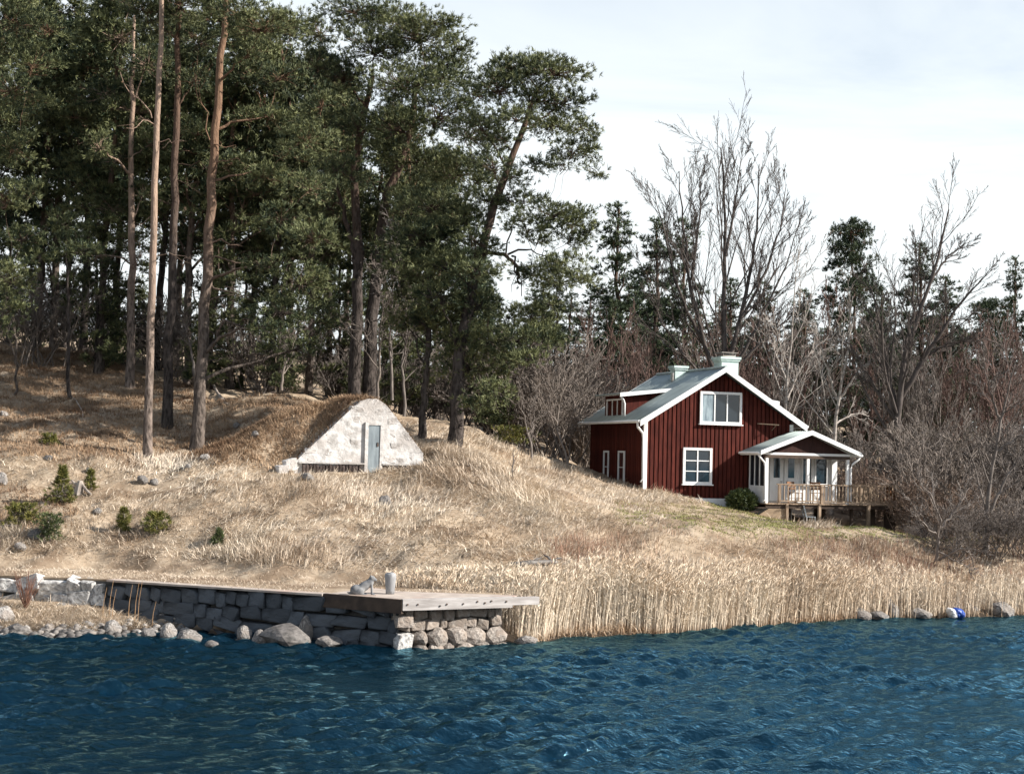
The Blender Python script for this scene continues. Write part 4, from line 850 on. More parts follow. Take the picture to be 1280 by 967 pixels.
def pine_meshes(trunks, clumps, rng, dens=1.0, K=10, blade=(.19, .0165), stubs=(), dead=0, one=False):
    """trunks: list of (points, r0, r1); clumps: list of (centre, radii)"""
    T = Tubes(); allp, allr = [], []
    for P, r0, r1 in trunks:
        q = interp_poly(P, np.linspace(0, 1, 22)); q[1:-1] += rng.normal(0, .035, (20, 3)) * np.array([1, 1, 0])
        t = np.linspace(0, 1, 22); r = r1 + (r0 - r1) * (1 - t) ** .85; r[0] *= 1.28; r[1] *= 1.1
        T.add(q, r, 11); allp.append(q); allr.append(r)
    AP = np.concatenate(allp); AR = np.concatenate(allr); C, O, TI = [], [], []
    tr0 = AP.copy(); clumps = sorted(clumps, key=lambda q: np.linalg.norm(tr0 - np.asarray(q[0]), axis=1).min())
    for c, rad in clumps:
        c = np.asarray(c, float); rad = np.asarray(rad, float)
        dd = np.linalg.norm((AP - c + np.array([0, 0, rng.uniform(-.2, 2.2)])) * np.array([1, 1, 1.0]), axis=1) + np.where(AP[:, 2] > c[2] + .3, 3.0, 0)
        k = int(np.argmin(dd)); a = AP[k]; L = np.linalg.norm(c - a)
        if L > .25:
            b = curve3(a, c, rng.uniform(.02, .14), rng, 8, .10); rb = min(AR[k] * .5, .022 + .017 * L)
            T.add(b, np.linspace(rb, max(.012, rb * .3), 8), 6); AP = np.concatenate([AP, b[3:]]); AR = np.concatenate([AR, np.linspace(rb * .7, rb * .5, 5)])
        else: b = np.stack([a, c + 1e-3])
        vol = rad[0] * rad[1] * rad[2]; nt_ = int(dens * 105 * (rad[0] * rad[1] + rad[0] * rad[2] + rad[1] * rad[2]) / 1.0)
        nt_ = max(22, nt_)
        nb_ = max(4, int(nt_ / 9)); d = nrm(rng.normal(0, 1, (nb_, 3)) + np.array([0, 0, .25]))
        # sub-clumps: sprays at the end of each branchlet, leaving gaps between them
        e = c + d * rad * rng.uniform(.45, 1.0, (nb_, 1))
        for j in range(nb_):
            st_ = b[-1] * .6 + interp_poly(b, np.array([rng.uniform(.55, .95)]))[0] * .4 if len(b) > 2 else c
            T.add(np.stack([st_, st_ * .5 + e[j] * .5 + rng.normal(0, .06, 3), e[j]]), np.array([.018, .013, .006]), 3)
        m = rng.integers(0, nb_, nt_); sz = (.11 + .16 * rng.uniform(0, 1, nb_)) * min(1.3, .55 + rad.mean() * .5)
        off = rng.normal(0, 1, (nt_, 3)) * sz[m][:, None] * np.array([1.25, 1.25, .62]); pc = e[m] + off
        C.append(pc); o = nrm(nrm((pc - c) / rad) * .75 + np.array([0, 0, .55]) + rng.normal(0, .25, (nt_, 3))); O.append(o)
        base = rng.uniform(.25, .7); TI.append(np.clip(base + rng.normal(0, .26, nt_) + (rng.uniform(-.25, .25, nb_))[m], 0, 1))
    for (pt, e, r) in stubs:
        pt = np.asarray(pt, float); e = np.asarray(e, float); T.add(curve3(pt, e, rng.uniform(-.1, .16), rng, 6, .2), np.linspace(r, r * .35, 6), 5)
        for _ in range(3):
            t = rng.uniform(.35, .95); s0 = pt + (e - pt) * t; T.add(curve3(s0, s0 + rng.normal(0, .28, 3) + (e - pt) * .22, .05, rng, 4, .2), np.linspace(r * .4, r * .12, 4), 4)
    for _ in range(dead):
        P, r = allp[rng.integers(len(allp))], None; t = rng.uniform(.12, .6); a = interp_poly(P, np.array([t]))[0]; an = rng.uniform(0, 6.28); L = rng.uniform(.5, 1.9)
        e = a + np.array([math.cos(an) * L, math.sin(an) * L, rng.uniform(-.25, .35) * L]); T.add(curve3(a, e, .05, rng, 5, .2), np.linspace(.022, .007, 5), 4)
    tr = T.mesh('trunk'); cr = tuft_mesh('crown', np.concatenate(C), np.concatenate(O), K, blade[0], blade[1], rng, np.concatenate(TI), one=one) if C else None
    return tr, cr
def make_pine(name, base, label, group, trunks, clumps, rng, tm='bark', nm='needle', cat='tree', **k):
    base = np.asarray(base, float); root = thing(name, base, label, cat, group)
    tr, cr = pine_meshes([(np.asarray(P) - base, a, b) for P, a, b in trunks], [(np.asarray(c) - base, r) for c, r in clumps], rng,
                         stubs=[(np.asarray(a) - base, np.asarray(b) - base, r) for a, b, r in k.pop('stubs', ())], **k)
    nobj('trunk', tr, M[tm], root)
    if cr: nobj('crown', cr, M[nm], root)
    return root
def hero(name, label, basepx, D, trunk_px, r, clump_px, seed, dd=2.2, stub_px=(), tm='bark', drop=0.0, flat=1.0, grow_=1.0, **k):
    """a pine read off the photograph: its trunk stands at distance D, its clumps spread in depth around it"""
    rng = np.random.default_rng(seed); trunks = []; base = None
    for i, tp in enumerate(trunk_px):
        g = on_ground(tp[0][0], D) if i == 0 else None
        P = [W(x, y, D + (j * .12 if i == 0 else j * .2 + .2)) for j, (x, y) in enumerate(tp)]
        if i == 0: P[0] = g - np.array([0, 0, .25]); base = g
        elif tp[0][1] > 470: q = on_ground(tp[0][0], D + .2); P[0] = q - np.array([0, 0, .2])
        rr = r[i] if isinstance(r[0], tuple) else r
        trunks.append((np.array(P), rr[0], rr[1]))
    s = ppm(D); cl = []
    for (x, y, rx, ry) in clump_px:
        off = rng.uniform(-dd, dd); c = W(x, y, D + off); cl.append((c, np.array([rx / s, max(rx, ry) / s * rng.uniform(.75, 1.0), ry / s * flat]) * grow_))
    st = [(W(a, b, D + .3), W(c, d, D + rng.uniform(-1, .6)), rr) for a, b, c, d, rr in stub_px]
    return make_pine(name, base, label, 'tall pines on the slope', trunks, cl, rng, tm=tm, stubs=st, **k)
# tall thin pine in front
hero('pine_tree', 'slender straight pine with pale bare trunk, nearest to the path', (185, 568), 57.5, [[(185, 570), (188, 420), (192, 280), (197, 140), (203, 0), (206, -90), (208, -150)]], (.165, .06),
     [(190, -120, 45, 25), (230, -100, 40, 22), (205, -160, 40, 30), (170, -80, 35, 18)], 1, stub_px=[(190, 148, 150, 90, .03), (192, 155, 158, 160, .02), (193, 160, 175, 145, .02), (197, 178, 230, 176, .02), (196, 320, 235, 322, .02), (193, 270, 165, 285, .015)], tm='bark_pale')
hero('pine_tree', 'dark straight pine between the slender pale pine and the forked branch pine', (208, 531), 63, [[(208, 532), (212, 420), (218, 280), (221, 140), (224, 20), (226, -60)]], (.21, .08),
     [(225, 5, 45, 28), (205, 40, 30, 20), (250, 50, 36, 20), (215, -40, 50, 25), (180, 15, 35, 22), (245, 100, 28, 16), (255, -20, 40, 22)], 2, tm='bark_dark', stub_px=[(222, 205, 265, 215, .025), (221, 225, 250, 240, .02), (216, 330, 180, 320, .02), (220, 260, 195, 250, .02)])
hero('pine_tree', 'stout pine with long bare reddish side branches on its right', (245, 555), 59.5, [[(245, 557), (251, 470), (258, 370), (262, 280), (268, 180), (276, 80), (283, 0), (288, -80)]], (.25, .09),
     [(330, 35, 50, 26), (352, 95, 40, 24), (300, 15, 40, 20), (385, 175, 38, 24), (345, 150, 30, 18), (378, 352, 36, 24), (352, 392, 42, 24), (398, 398, 26, 20), (336, 335, 30, 16), (372, 436, 28, 13), (392, 296, 36, 22), (352, 272, 32, 18), (335, 222, 32, 20), (392, 236, 34, 20), (300, -40, 60, 25), (310, 70, 24, 12), (410, 350, 20, 16), (330, 410, 22, 12), (405, 130, 26, 22), (365, 30, 36, 20)],
     3, stub_px=[(262, 302, 303, 308, .05), (262, 325, 338, 330, .045), (259, 350, 312, 370, .05), (258, 378, 315, 375, .04), (255, 440, 310, 395, .09), (256, 415, 290, 410, .03), (255, 450, 290, 447, .03), (266, 215, 300, 200, .035), (268, 180, 295, 185, .025), (262, 175, 245, 95, .03)])
hero('pine_tree', 'pale grey pine trunk with short dead stubs, farther up the slope', (160, 490), 69.5, [[(160, 491), (163, 420), (165, 340), (163, 250), (166, 120), (168, 20)]], (.2, .06),
     [(165, 300, 30, 18), (140, 260, 34, 20), (180, 240, 30, 18), (150, 200, 40, 22), (170, 140, 45, 24), (130, 120, 36, 22), (185, 80, 40, 22), (150, 50, 45, 26), (165, 0, 45, 26), (120, 180, 26, 16), (190, 180, 30, 18), (120, 320, 24, 14)], 4, tm='bark_pale', stub_px=[(166, 405, 182, 398, .03), (167, 412, 178, 408, .03), (166, 435, 182, 432, .03), (166, 445, 180, 442, .03), (165, 340, 180, 315, .03), (163, 345, 178, 318, .03)])
# lit pine at the left edge
hero('pine_tree', 'leafy pine at the left edge with sunlit low boughs', (-40, 520), 61, [[(-42, 520), (-38, 400), (-30, 250), (-22, 100), (-15, -40)]], (.3, .1),
     [(20, 30, 45, 24), (42, 78, 36, 22), (12, 115, 42, 26), (22, 185, 38, 26), (5, 245, 36, 24), (28, 296, 28, 20), (14, 345, 34, 20), (10, 388, 28, 13), (62, 35, 34, 20), (-5, 60, 34, 24), (38, 240, 24, 16), (44, 130, 26, 18), (30, -15, 46, 20), (-30, 170, 40, 26), (-40, 300, 34, 22), (35, 320, 22, 14), (0, 410, 20, 9)], 5)
hero('young_pine', 'thin bent young pine at the left edge of the slope', (20, 470), 66, [[(18, 472), (20, 430), (16, 395), (6, 360)]], (.06, .03), [(5, 350, 24, 15), (14, 372, 18, 9)], 6)
hero('young_pine', 'thin dark young pine standing alone on the left slope', (85, 488), 66, [[(85, 490), (86, 430), (84, 370), (83, 300)]], (.09, .03), [(84, 320, 24, 10), (90, 300, 26, 12), (105, 312, 22, 9), (80, 280, 24, 14), (84, 350, 16, 6)], 7, tm='bark_dark')
# double pine and its neighbours
hero('pine_tree', 'massive twin trunked pine with the highest dark crown behind the cellar', (445, 490), 66, [[(440, 490), (446, 400), (448, 300), (442, 225), (453, 150), (466, 95)], [(459, 490), (465, 400), (472, 320), (482, 250), (508, 185), (525, 100)], [(446, 330), (430, 262), (420, 225)]], ((.29, .10), (.33, .10), (.13, .06)),
     [(470, 62, 46, 22), (520, 45, 50, 22), (558, 84, 36, 22), (428, 98, 40, 22), (500, 108, 50, 24), (550, 140, 42, 26), (590, 175, 34, 28), (602, 122, 28, 22), (452, 158, 34, 20), (572, 218, 42, 22), (522, 205, 44, 24), (402, 150, 28, 22), (424, 215, 34, 20), (512, 262, 40, 20), (394, 80, 30, 22), (480, 22, 46, 15), (545, 30, 28, 13), (500, 160, 40, 20), (600, 232, 26, 16), (548, 258, 34, 18), (412, 262, 26, 14), (400, 40, 34, 22), (440, 15, 40, 18), (575, 60, 22, 14), (488, 310, 26, 14), (540, 100, 40, 22)],
     8, tm='bark_dark', grow_=1.15, stub_px=[(474, 370, 484, 330, .05), (470, 355, 500, 330, .05), (448, 420, 420, 390, .04), (470, 430, 500, 420, .03), (472, 400, 505, 375, .03)])
hero('pine_tree', 'leaning pine whose flat boughs reach farthest right over the slope', (570, 562), 60.3, [[(567, 564), (571, 500), (577, 430), (590, 360), (604, 305), (622, 245), (640, 195), (660, 145), (672, 112)], [(606, 315), (630, 318), (645, 330), (650, 355)]], ((.28, .08), (.09, .05)),
     [(655, 92, 44, 17), (698, 92, 36, 14), (622, 108, 34, 20), (706, 128, 32, 15), (726, 158, 22, 13), (735, 190, 18, 13), (742, 212, 12, 8), (690, 160, 34, 14), (648, 150, 28, 15), (668, 204, 22, 8), (716, 186, 24, 10), (640, 85, 30, 14), (672, 126, 34, 14), (705, 205, 16, 8), (680, 82, 34, 12),
      (690, 268, 44, 12), (715, 300, 22, 11), (655, 282, 28, 10), (704, 330, 32, 13), (718, 276, 20, 8), (724, 345, 18, 9), (672, 300, 22, 8),
      (666, 396, 28, 15), (648, 425, 30, 15), (684, 425, 20, 12), (662, 450, 24, 10), (640, 395, 18, 10), (690, 380, 20, 12),
      (604, 250, 28, 16), (612, 205, 26, 16), (600, 160, 28, 18), (628, 175, 22, 12), (640, 222, 22, 10), (655, 250, 30, 10), (730, 290, 20, 9), (700, 352, 30, 12), (672, 345, 24, 11), (640, 450, 28, 13), (668, 420, 30, 14), (594, 300, 26, 20), (560, 335, 46, 26), (530, 300, 40, 26), (600, 380, 32, 20), (588, 455, 40, 20), (618, 488, 24, 11), (562, 398, 42, 22), (538, 258, 38, 20), (612, 425, 28, 16), (575, 425, 36, 16), (545, 370, 30, 20), (575, 275, 34, 18), (600, 340, 26, 18), (606, 505, 22, 10), (500, 330, 26, 18)],
     9, tm='bark_dark', grow_=1.15, dd=1.6, stub_px=[(640, 320, 652, 370, .05), (635, 318, 690, 322, .05), (625, 240, 612, 195, .03)])
hero('pine_tree', 'thinner dark pine standing between the cellar and the leaning pine', (528, 550), 61, [[(527, 552), (532, 480), (536, 420), (538, 340), (540, 290)]], (.16, .05),
     [(536, 330, 36, 22), (515, 370, 34, 18), (555, 390, 30, 16), (505, 400, 26, 14), (530, 400, 30, 14), (500, 350, 26, 18), (545, 300, 30, 18), (520, 290, 28, 16)], 10, tm='bark_dark', dd=1.5, stub_px=[(534, 430, 500, 420, .03), (533, 450, 505, 470, .02), (534, 440, 560, 428, .03)])

LAND = [(-1e9, 'beyond the left edge'), (0, 'behind the leafy left edge pine'), (60, 'behind the lone thin young pine'), (125, 'behind the pale stubbed trunk'), (180, 'behind the slender pale pine'), (215, 'behind the dark straight pine'), (250, 'behind the stout pine'), (300, 'behind the long side branches of the stout pine'),
        (350, 'left of the twin trunked pine'), (420, 'behind the twin trunked pine'), (480, 'right of the twin trunked pine'), (540, 'behind the leaning pine'), (600, 'right of the leaning pine'), (660, 'left of the house'), (735, 'behind the house dormer'), (800, 'behind the house roof'), (900, 'behind the large chimney'), (960, 'behind the right roof slope'), (1030, 'behind the veranda roof'),
        (1085, 'above the deck end'), (1140, 'right of the deck'), (1200, 'near the right edge'), (1250, 'at the right edge'), (1290, 'beyond the right edge')]
_used = {}
def where(desc, px):
    l = desc + ' ' + [t for a, t in LAND if px >= a][-1]; k = _used.get(l, 0); _used[l] = k + 1
    return l if k == 0 else l + [', second one', ', third one', ', fourth one', ', fifth one', ', sixth one'][min(k - 1, 4)]
# ---- generic pines for the wood behind
def variant_pine(seed, h, crown_lo, rw, tm, nm, r0=.2, dens=.5, K=8, blade=(.25, .025), cone=False):
    rng = np.random.default_rng(seed); P = np.array([[0, 0, -.3], [rng.normal(0, .15), rng.normal(0, .15), h * .35], [rng.normal(0, .3), rng.normal(0, .3), h * .7], [rng.normal(0, .3), rng.normal(0, .3), h]])
    cl = []; z = h * crown_lo
    while z < h:
        t = (z - h * crown_lo) / (h * (1 - crown_lo)); w_ = rw * (1 - .85 * t if cone else (0.55 + .6 * math.sin(math.pi * min(1, t * .9 + .12))) * (1 - .35 * t))
        for k in range(rng.integers(3, 6)):
            a = rng.uniform(0, 6.28); q = rng.uniform(.35, 1) * w_; c = interp_poly(P, np.array([z / h]))[0] + np.array([math.cos(a) * q, math.sin(a) * q, rng.uniform(-.2, .3)])
            s = rng.uniform(.55, 1.1) * (rw / 3) * (1.0 if not cone else (1.05 - .6 * t)); cl.append((c, np.array([s * 1.25, s * 1.15, s * .55])))
        z += rng.uniform(.5, .95)
    cl.append((P[-1], np.array([.7, .7, .6]) * (1 if not cone else .45)))
    tr, cr = pine_meshes([(P, r0, .04)], cl, rng, dens=dens, K=K, blade=blade, dead=14, one=True)
    tr.materials.append(M[tm]); cr.materials.append(M[nm]); return tr, cr
VP = [variant_pine(20, 17, .42, 2.8, 'bark', 'needle'), variant_pine(21, 18, .5, 2.6, 'bark_dark', 'needle'), variant_pine(22, 16, .3, 3.0, 'bark', 'needle_far'), variant_pine(23, 15, .16, 2.7, 'bark_dark', 'needle_far', cone=True),
      variant_pine(24, 11, .12, 2.2, 'bark_dark', 'needle', r0=.13)]
def place(var, name, pos, h_ref, h, rz, label, group, cat='tree', wscale=1.0):
    r = thing(name, pos, label, cat, group, rz); s = h / h_ref; r.scale = (s * wscale, s * wscale, s)
    nobj('trunk', var[0], None, r); nobj('crown', var[1], None, r); return r
HREF = [17, 18, 16, 15, 11]
rp_ = np.random.default_rng(42)
FOREST = [(-70, 70, 0, 18), (-20, 74, 1, 19), (40, 78, 0, 18.5), (62, 79, 2, 17), (100, 79, 1, 19), (120, 73, 0, 17.5), (135, 84, 1, 17), (190, 76, 1, 18), (232, 72, 0, 18), (255, 84, 2, 17), (285, 72, 0, 17.5), (310, 80, 0, 17.5),
          (335, 74, 1, 18), (362, 84, 2, 17), (385, 73, 0, 16.5), (410, 80, 1, 16.5), (425, 88, 2, 16), (478, 78, 1, 15.5), (500, 73, 0, 14.5), (520, 84, 3, 14), (545, 76, 2, 13.5), (575, 82, 3, 12),
          (75, 95, 1, 19), (215, 92, 0, 19), (345, 96, 1, 18), (-110, 82, 3, 18), (600, 95, 3, 11.5), (-60, 100, 2, 19), (160, 97, 1, 19)]
for (px, D, v, h) in FOREST:
    h *= .92 if v == 3 else 1
    lab = {0: 'tall bare stemmed forest pine', 1: 'straight dark forest pine', 2: 'broad forest pine', 3: 'dense conical forest conifer'}[v]
    place(VP[v], 'pine_tree' if v != 3 else 'conifer_tree', on_ground(px, D), HREF[v], h, rp_.uniform(0, 6.28), where(lab, px), 'trees in the wood behind the slope')
for (px, D, h) in [(-60, 98, 5.2), (-10, 96, 5.2), (35, 100, 5.2), (80, 97, 5.2), (125, 101, 5.2), (170, 96, 5.2), (215, 101, 5.2), (255, 97, 5.2), (300, 101, 5.2), (340, 98, 5.2), (385, 100, 5.2), (430, 97, 5.2), (475, 101, 5.2), (520, 96, 5.2), (560, 100, 5.2), (115, 73, 7.5), (140, 77, 8.5), (262, 71, 7), (300, 75, 8), (345, 70, 5), (60, 84, 8), (5, 80, 8), (500, 70, 7), (420, 74, 8), (605, 70, 6.5), (640, 74, 6)]:
    place(VP[4], 'young_pine', on_ground(px, D), 11, h, rp_.uniform(0, 6.28), where('shade grown young forest pine', px), 'young pines under the wood')
for (px, D, v, h, l, ws) in [(782, 90, 3, 15.3, 'dark dense conifer left of the tall bare tree', 1.15), (815, 96, 3, 15.5, 'dark conifer just behind the left limbs of the tall bare tree', 1.1), (858, 92, 3, 15.0, 'dark conifer rising behind the middle of the tall bare tree', 1.0), (752, 86, 3, 9.5, 'low dark conifer at the left foot of the conifer group', 1.2), (725, 92, 3, 9, 'low dark conifer behind the grey thicket', 1.2),
        (1067, 86, 2, 14.3, 'solitary broad pine standing out against the sky right of the house', .8), (1150, 90, 3, 13.8, 'pointed dark conifer behind the right bare tree', 1.1), (1190, 92, 3, 11.8, 'lower conifer right of the right bare tree', 1.2), (1110, 90, 3, 11, 'dark conifer left behind the right bare tree', 1.1), (1276, 104, 3, 13.6, 'narrow conifer tip at the right edge', .8), (1010, 96, 3, 11, 'dark conifer behind the reddish birches', 1.2), (960, 96, 3, 11.5, 'dark conifer behind the house chimney', 1.2),
        (900, 100, 3, 11.5, 'dark conifer far behind the large chimney', 1.2), (1230, 98, 2, 10.5, 'low far pine near the right edge', 1.2), (690, 98, 3, 10, 'far conifer between the wood and the thicket', 1.1), (655, 90, 3, 9, 'dark conifer low behind the leaning pine', 1.1), (1330, 96, 3, 11, 'conifer just beyond the right edge', 1.2)] + [(q, 104 + (k % 3) * 3, 3, 8.5 + (k % 2), 'low far conifer closing the gap behind the thicket', 1.7) for k, q in enumerate(range(620, 1400, 42))]:
    place(VP[v], 'conifer_tree' if v == 3 else 'pine_tree', on_ground(px, D), HREF[v], h, rp_.uniform(0, 6.28), l if not l.startswith('low far') else where('low far conifer', px), 'conifers behind the house', wscale=ws)

# ---- bare broadleaf trees
def grow(T, a, d, L, r, lev, rng, up, maxlev, kids, ang=.75, lens=(.45, .75), rmin=.006):
    n = (9, 7, 5, 4, 3)[min(lev, 4)]; P = [a]; dd = d.copy(); st_ = L / (n - 1)
    for i in range(n - 1):
        dd = nrm(dd + rng.normal(0, (.07, .09, .09, .08, .08)[min(lev, 4)], 3) + np.array([0, 0, up * .16])); P.append(P[-1] + dd * st_)
    P = np.array(P); rr = np.linspace(r, max(rmin, r * .3), n); T.add(P, rr, (8, 6, 4, 3, 3)[min(lev, 4)])
    if lev >= maxlev: return
    sprout(T, P, rr, L, lev, rng, up, maxlev, kids, ang, lens, rmin)
def sprout(T, P, rr, L, lev, rng, up, maxlev, kids, ang, lens, rmin, t0=.22):
    for k in range(kids[min(lev, len(kids) - 1)]):
        t = t0 + (1 - t0) * (k + rng.uniform(0, 1)) / kids[min(lev, len(kids) - 1)]; t = min(t, .98); f = t * (len(P) - 1); i = int(f); fr = f - i
        a = P[i] * (1 - fr) + P[i + 1] * fr; ax = nrm(P[i + 1] - P[i]); side = nrm(np.cross(ax, rng.normal(0, 1, 3)))
        an = ang * rng.uniform(.55, 1.25); d = nrm(ax * math.cos(an) + side * math.sin(an)); r = max(rmin, (rr[i] * (1 - fr) + rr[i + 1] * fr) * rng.uniform(.32, .56))
        grow(T, a, d, L * rng.uniform(*lens) * (1.12 - .6 * t), r, lev + 1, rng, up, maxlev, kids, ang, lens, rmin)
def stems_tree(name, label, group, D, stems_px, seed, m='twig', kids=(11, 8, 5), ang=.6, up=.6, lens=(.3, .5), rmin=.011, rad=.2, cat='tree', base=None, maxlev=3, dep=1.2):
    rng = np.random.default_rng(seed); T = Tubes(); g = on_ground(stems_px[0][0][0][0], D)
    for pts, r in stems_px:
        do = rng.uniform(-dep, dep); P = np.array([W(x, y, D + do * (j / (len(pts) - 1))) for j, (x, y) in enumerate(pts)])
        if pts[0][1] > 540 and pts is stems_px[0][0]: P[0] = g - np.array([0, 0, .2])
        q = interp_poly(P, np.linspace(0, 1, 14)); q[1:-1] += rng.normal(0, .03, (12, 3)); q -= g
        rr = r * np.linspace(1, .12, 14) ** .9; T.add(q, np.maximum(rr, rmin), 9)
        sprout(T, q, rr, np.linalg.norm(np.diff(q, axis=0), axis=1).sum(), 0, rng, up, maxlev, kids, ang, lens, rmin)
    root = thing(name, g, label, cat, group); nobj('branches', T.mesh('branches'), M[m], root); return root
BG = 'bare broadleaf trees behind the house'
stems_tree('bare_tree', 'tallest bare tree with fan of upright limbs behind the large chimney', BG, 76, [([(905, 600), (906, 480), (904, 400), (907, 300), (905, 240), (901, 185)], 0.204), ([(906, 470), (925, 400), (942, 320), (947, 265), (949, 205)], 0.136), ([(905, 500), (880, 430), (860, 340), (853, 280), (849, 215)], 0.136),
      ([(906, 480), (935, 430), (965, 370), (985, 325), (997, 285)], 0.109), ([(880, 430), (850, 370), (833, 305), (818, 240)], 0.102), ([(907, 320), (920, 250), (925, 210), (929, 190)], 0.082), ([(865, 350), (872, 285), (878, 215)], 0.082), ([(925, 400), (960, 335), (976, 280), (983, 230)], 0.088), ([(905, 500), (860, 450), (825, 400), (800, 330)], 0.082), ([(930, 450), (970, 410), (1010, 380)], 0.082)], 31, m='twig_dark', kids=(15, 10, 6), ang=.5, up=.42, lens=(.26, .46), rmin=.0078)
stems_tree('bare_tree', 'bare many limbed tree against the sky right of the veranda', BG, 69, [([(1120, 590), (1122, 520), (1130, 450), (1150, 390), (1168, 340), (1186, 262)], 0.204), ([(1124, 500), (1160, 440), (1195, 385), (1234, 342)], 0.136), ([(1121, 520), (1106, 440), (1095, 380), (1085, 350)], 0.116), ([(1120, 530), (1085, 470), (1062, 430), (1045, 420)], 0.095), ([(1130, 450), (1142, 390), (1146, 310)], 0.102), ([(1165, 350), (1185, 320), (1215, 300)], 0.061), ([(1150, 450), (1185, 430), (1220, 425)], 0.068), ([(1122, 540), (1112, 470), (1120, 400), (1118, 350)], 0.088)], 32, m='twig_dark', kids=(13, 9, 6), ang=.58, up=.32, lens=(.26, .46), rmin=.0078)
stems_tree('birch_tree', 'white stemmed birch leaning behind the veranda roof', BG, 70, [([(1040, 600), (1046, 520), (1056, 460), (1062, 410), (1066, 370)], .12), ([(1048, 500), (1075, 460), (1095, 445)], .06), ([(1044, 530), (1070, 515), (1085, 520)], .05), ([(1047, 500), (1030, 450), (1020, 400)], .06)], 33, m='birch', kids=(7, 5, 3), up=.3, ang=.7)
stems_tree('birch_tree', 'pale birch rising behind the right roof slope of the house', BG, 74, [([(984, 600), (982, 500), (988, 440), (992, 390), (995, 340)], .11), ([(984, 500), (1005, 450), (1040, 415)], .06), ([(985, 480), (965, 430), (955, 400)], .05)], 34, m='birch', kids=(8, 6, 4), up=.3, ang=.7)
stems_tree('bare_tree', 'crooked dark shoreline tree at the right edge', BG, 58.5, [([(1232, 655), (1236, 610), (1246, 560), (1258, 500), (1270, 450)], .11), ([(1238, 640), (1255, 600), (1285, 560)], .07), ([(1245, 565), (1275, 545), (1300, 540)], .05), ([(1250, 530), (1235, 480), (1225, 450)], .06)], 35, m='twig', kids=(8, 6, 4), up=.3, ang=.7)
stems_tree('bare_shrub', 'dark leaning shrub with arching stems above the shore reeds', BG, 56, [([(1170, 715), (1172, 680), (1176, 650), (1165, 620), (1150, 605)], .07), ([(1174, 700), (1200, 685), (1235, 690)], .05), ([(1175, 660), (1200, 630), (1215, 600)], .05), ([(1174, 690), (1190, 700), (1220, 715)], .04), ([(1172, 670), (1150, 650), (1140, 625)], .04)], 36, m='twig', kids=(8, 6, 4), up=.3, ang=.7, cat='shrub')
stems_tree('bare_tree', 'thin pale crooked stem at the edge of the grey thicket', BG, 66, [([(712, 590), (705, 560), (695, 535), (701, 500), (705, 470), (708, 430)], .06), ([(697, 530), (680, 505), (672, 480)], .03), ([(703, 490), (720, 460), (730, 430)], .035)], 37, m='twig_pale', kids=(8, 6, 4), up=.5)
stems_tree('bare_tree', 'twisted small dark tree between leaning pine and thicket', BG, 64, [([(666, 572), (662, 545), (655, 520), (645, 495)], .06), ([(662, 545), (668, 520), (666, 495)], .04)], 38, m='twig', kids=(8, 5, 4), up=.4)
for i, (px, pts) in enumerate([(472, [(472, 505), (474, 440), (478, 380), (488, 340)]), (490, [(490, 500), (487, 420), (492, 350), (500, 300)]), (360, [(352, 488), (356, 460), (366, 430), (375, 405)]), (505, [(505, 520), (503, 460), (510, 400), (520, 360)]), (240, [(243, 470), (238, 430), (228, 400), (215, 380)])]):
    stems_tree('bare_tree', ['pale leaning bare stem against the twin trunked pine', 'second bare stem right of the twin trunked pine', 'thin pale stem left behind the cellar mound', 'bare dark stem just above the cellar top', 'bare arching stem behind the stout pine'][i], 'bare stems at the edge of the wood', 64.5 if i in (0, 1, 3) else 69, [(pts, .07)], 60 + i, m='twig_pale' if i in (0, 2) else 'twig', kids=(12, 6, 4), up=.3, ang=.8, lens=(.3, .5))
def variant_bare(seed, h, n_st, m, kids, up, r0, spread=.35, ang=.6, rmin=.0115):
    rng = np.random.default_rng(seed); T = Tubes()
    for k in range(n_st):
        a = rng.uniform(0, 6.28); d = nrm(np.array([math.cos(a) * spread * rng.uniform(.2, 1), math.sin(a) * spread * rng.uniform(.2, 1), 1]))
        grow(T, np.array([rng.normal(0, .12) * min(n_st - 1, 4), rng.normal(0, .12) * min(n_st - 1, 4), -.15]), d, h * rng.uniform(.7, 1), r0, 0, rng, up, 3, kids, ang, (.32, .55), rmin)
    me = T.mesh('branches'); me.materials.append(M[m]); return me
VB = [variant_bare(70, 9, 1, 'twig', (14, 8, 5), .5, .13), variant_bare(71, 9, 3, 'twig_red', (11, 6, 4), .6, .09), variant_bare(72, 8, 4, 'twig', (10, 6, 4), .5, .07),
      variant_bare(73, 4, 9, 'twig', (8, 5, 3), .35, .03, .8, .7, .0105), variant_bare(74, 4, 10, 'twig_pale', (8, 5, 3), .35, .03, .7, .7, .0105), variant_bare(75, 3, 14, 'twig_tan', (7, 5, 3), .3, .02, .9, .75, .0095)]
VBH = [9, 9, 8, 4, 4, 3]
def place_b(v, name, px, D, h, label, group, cat='tree', ws=1.0):
    r = thing(name, on_ground(px, D), label, cat, group, rp_.uniform(0, 6.28)); s = h / VBH[v]; r.scale = (s * ws, s * ws, s); nobj('branches', VB[v], None, r); return r
for i, px in enumerate(np.linspace(640, 1330, 34)):
    D = rp_.uniform(76, 92); v = int(rp_.choice([0, 1, 1, 2])); h = rp_.uniform(7.5, 9.5) * (1 if px > 760 else .8) * (1.1 if 930 < px < 1080 else 1)
    if px < 800: D = max(D, 80)
    place_b(v, 'bare_tree', px + rp_.uniform(-8, 8), D, h, where(['bare grey single stemmed tree', 'bare reddish many stemmed tree', 'bare dark many stemmed tree'][v], px), 'bare trees of the thicket behind the house')
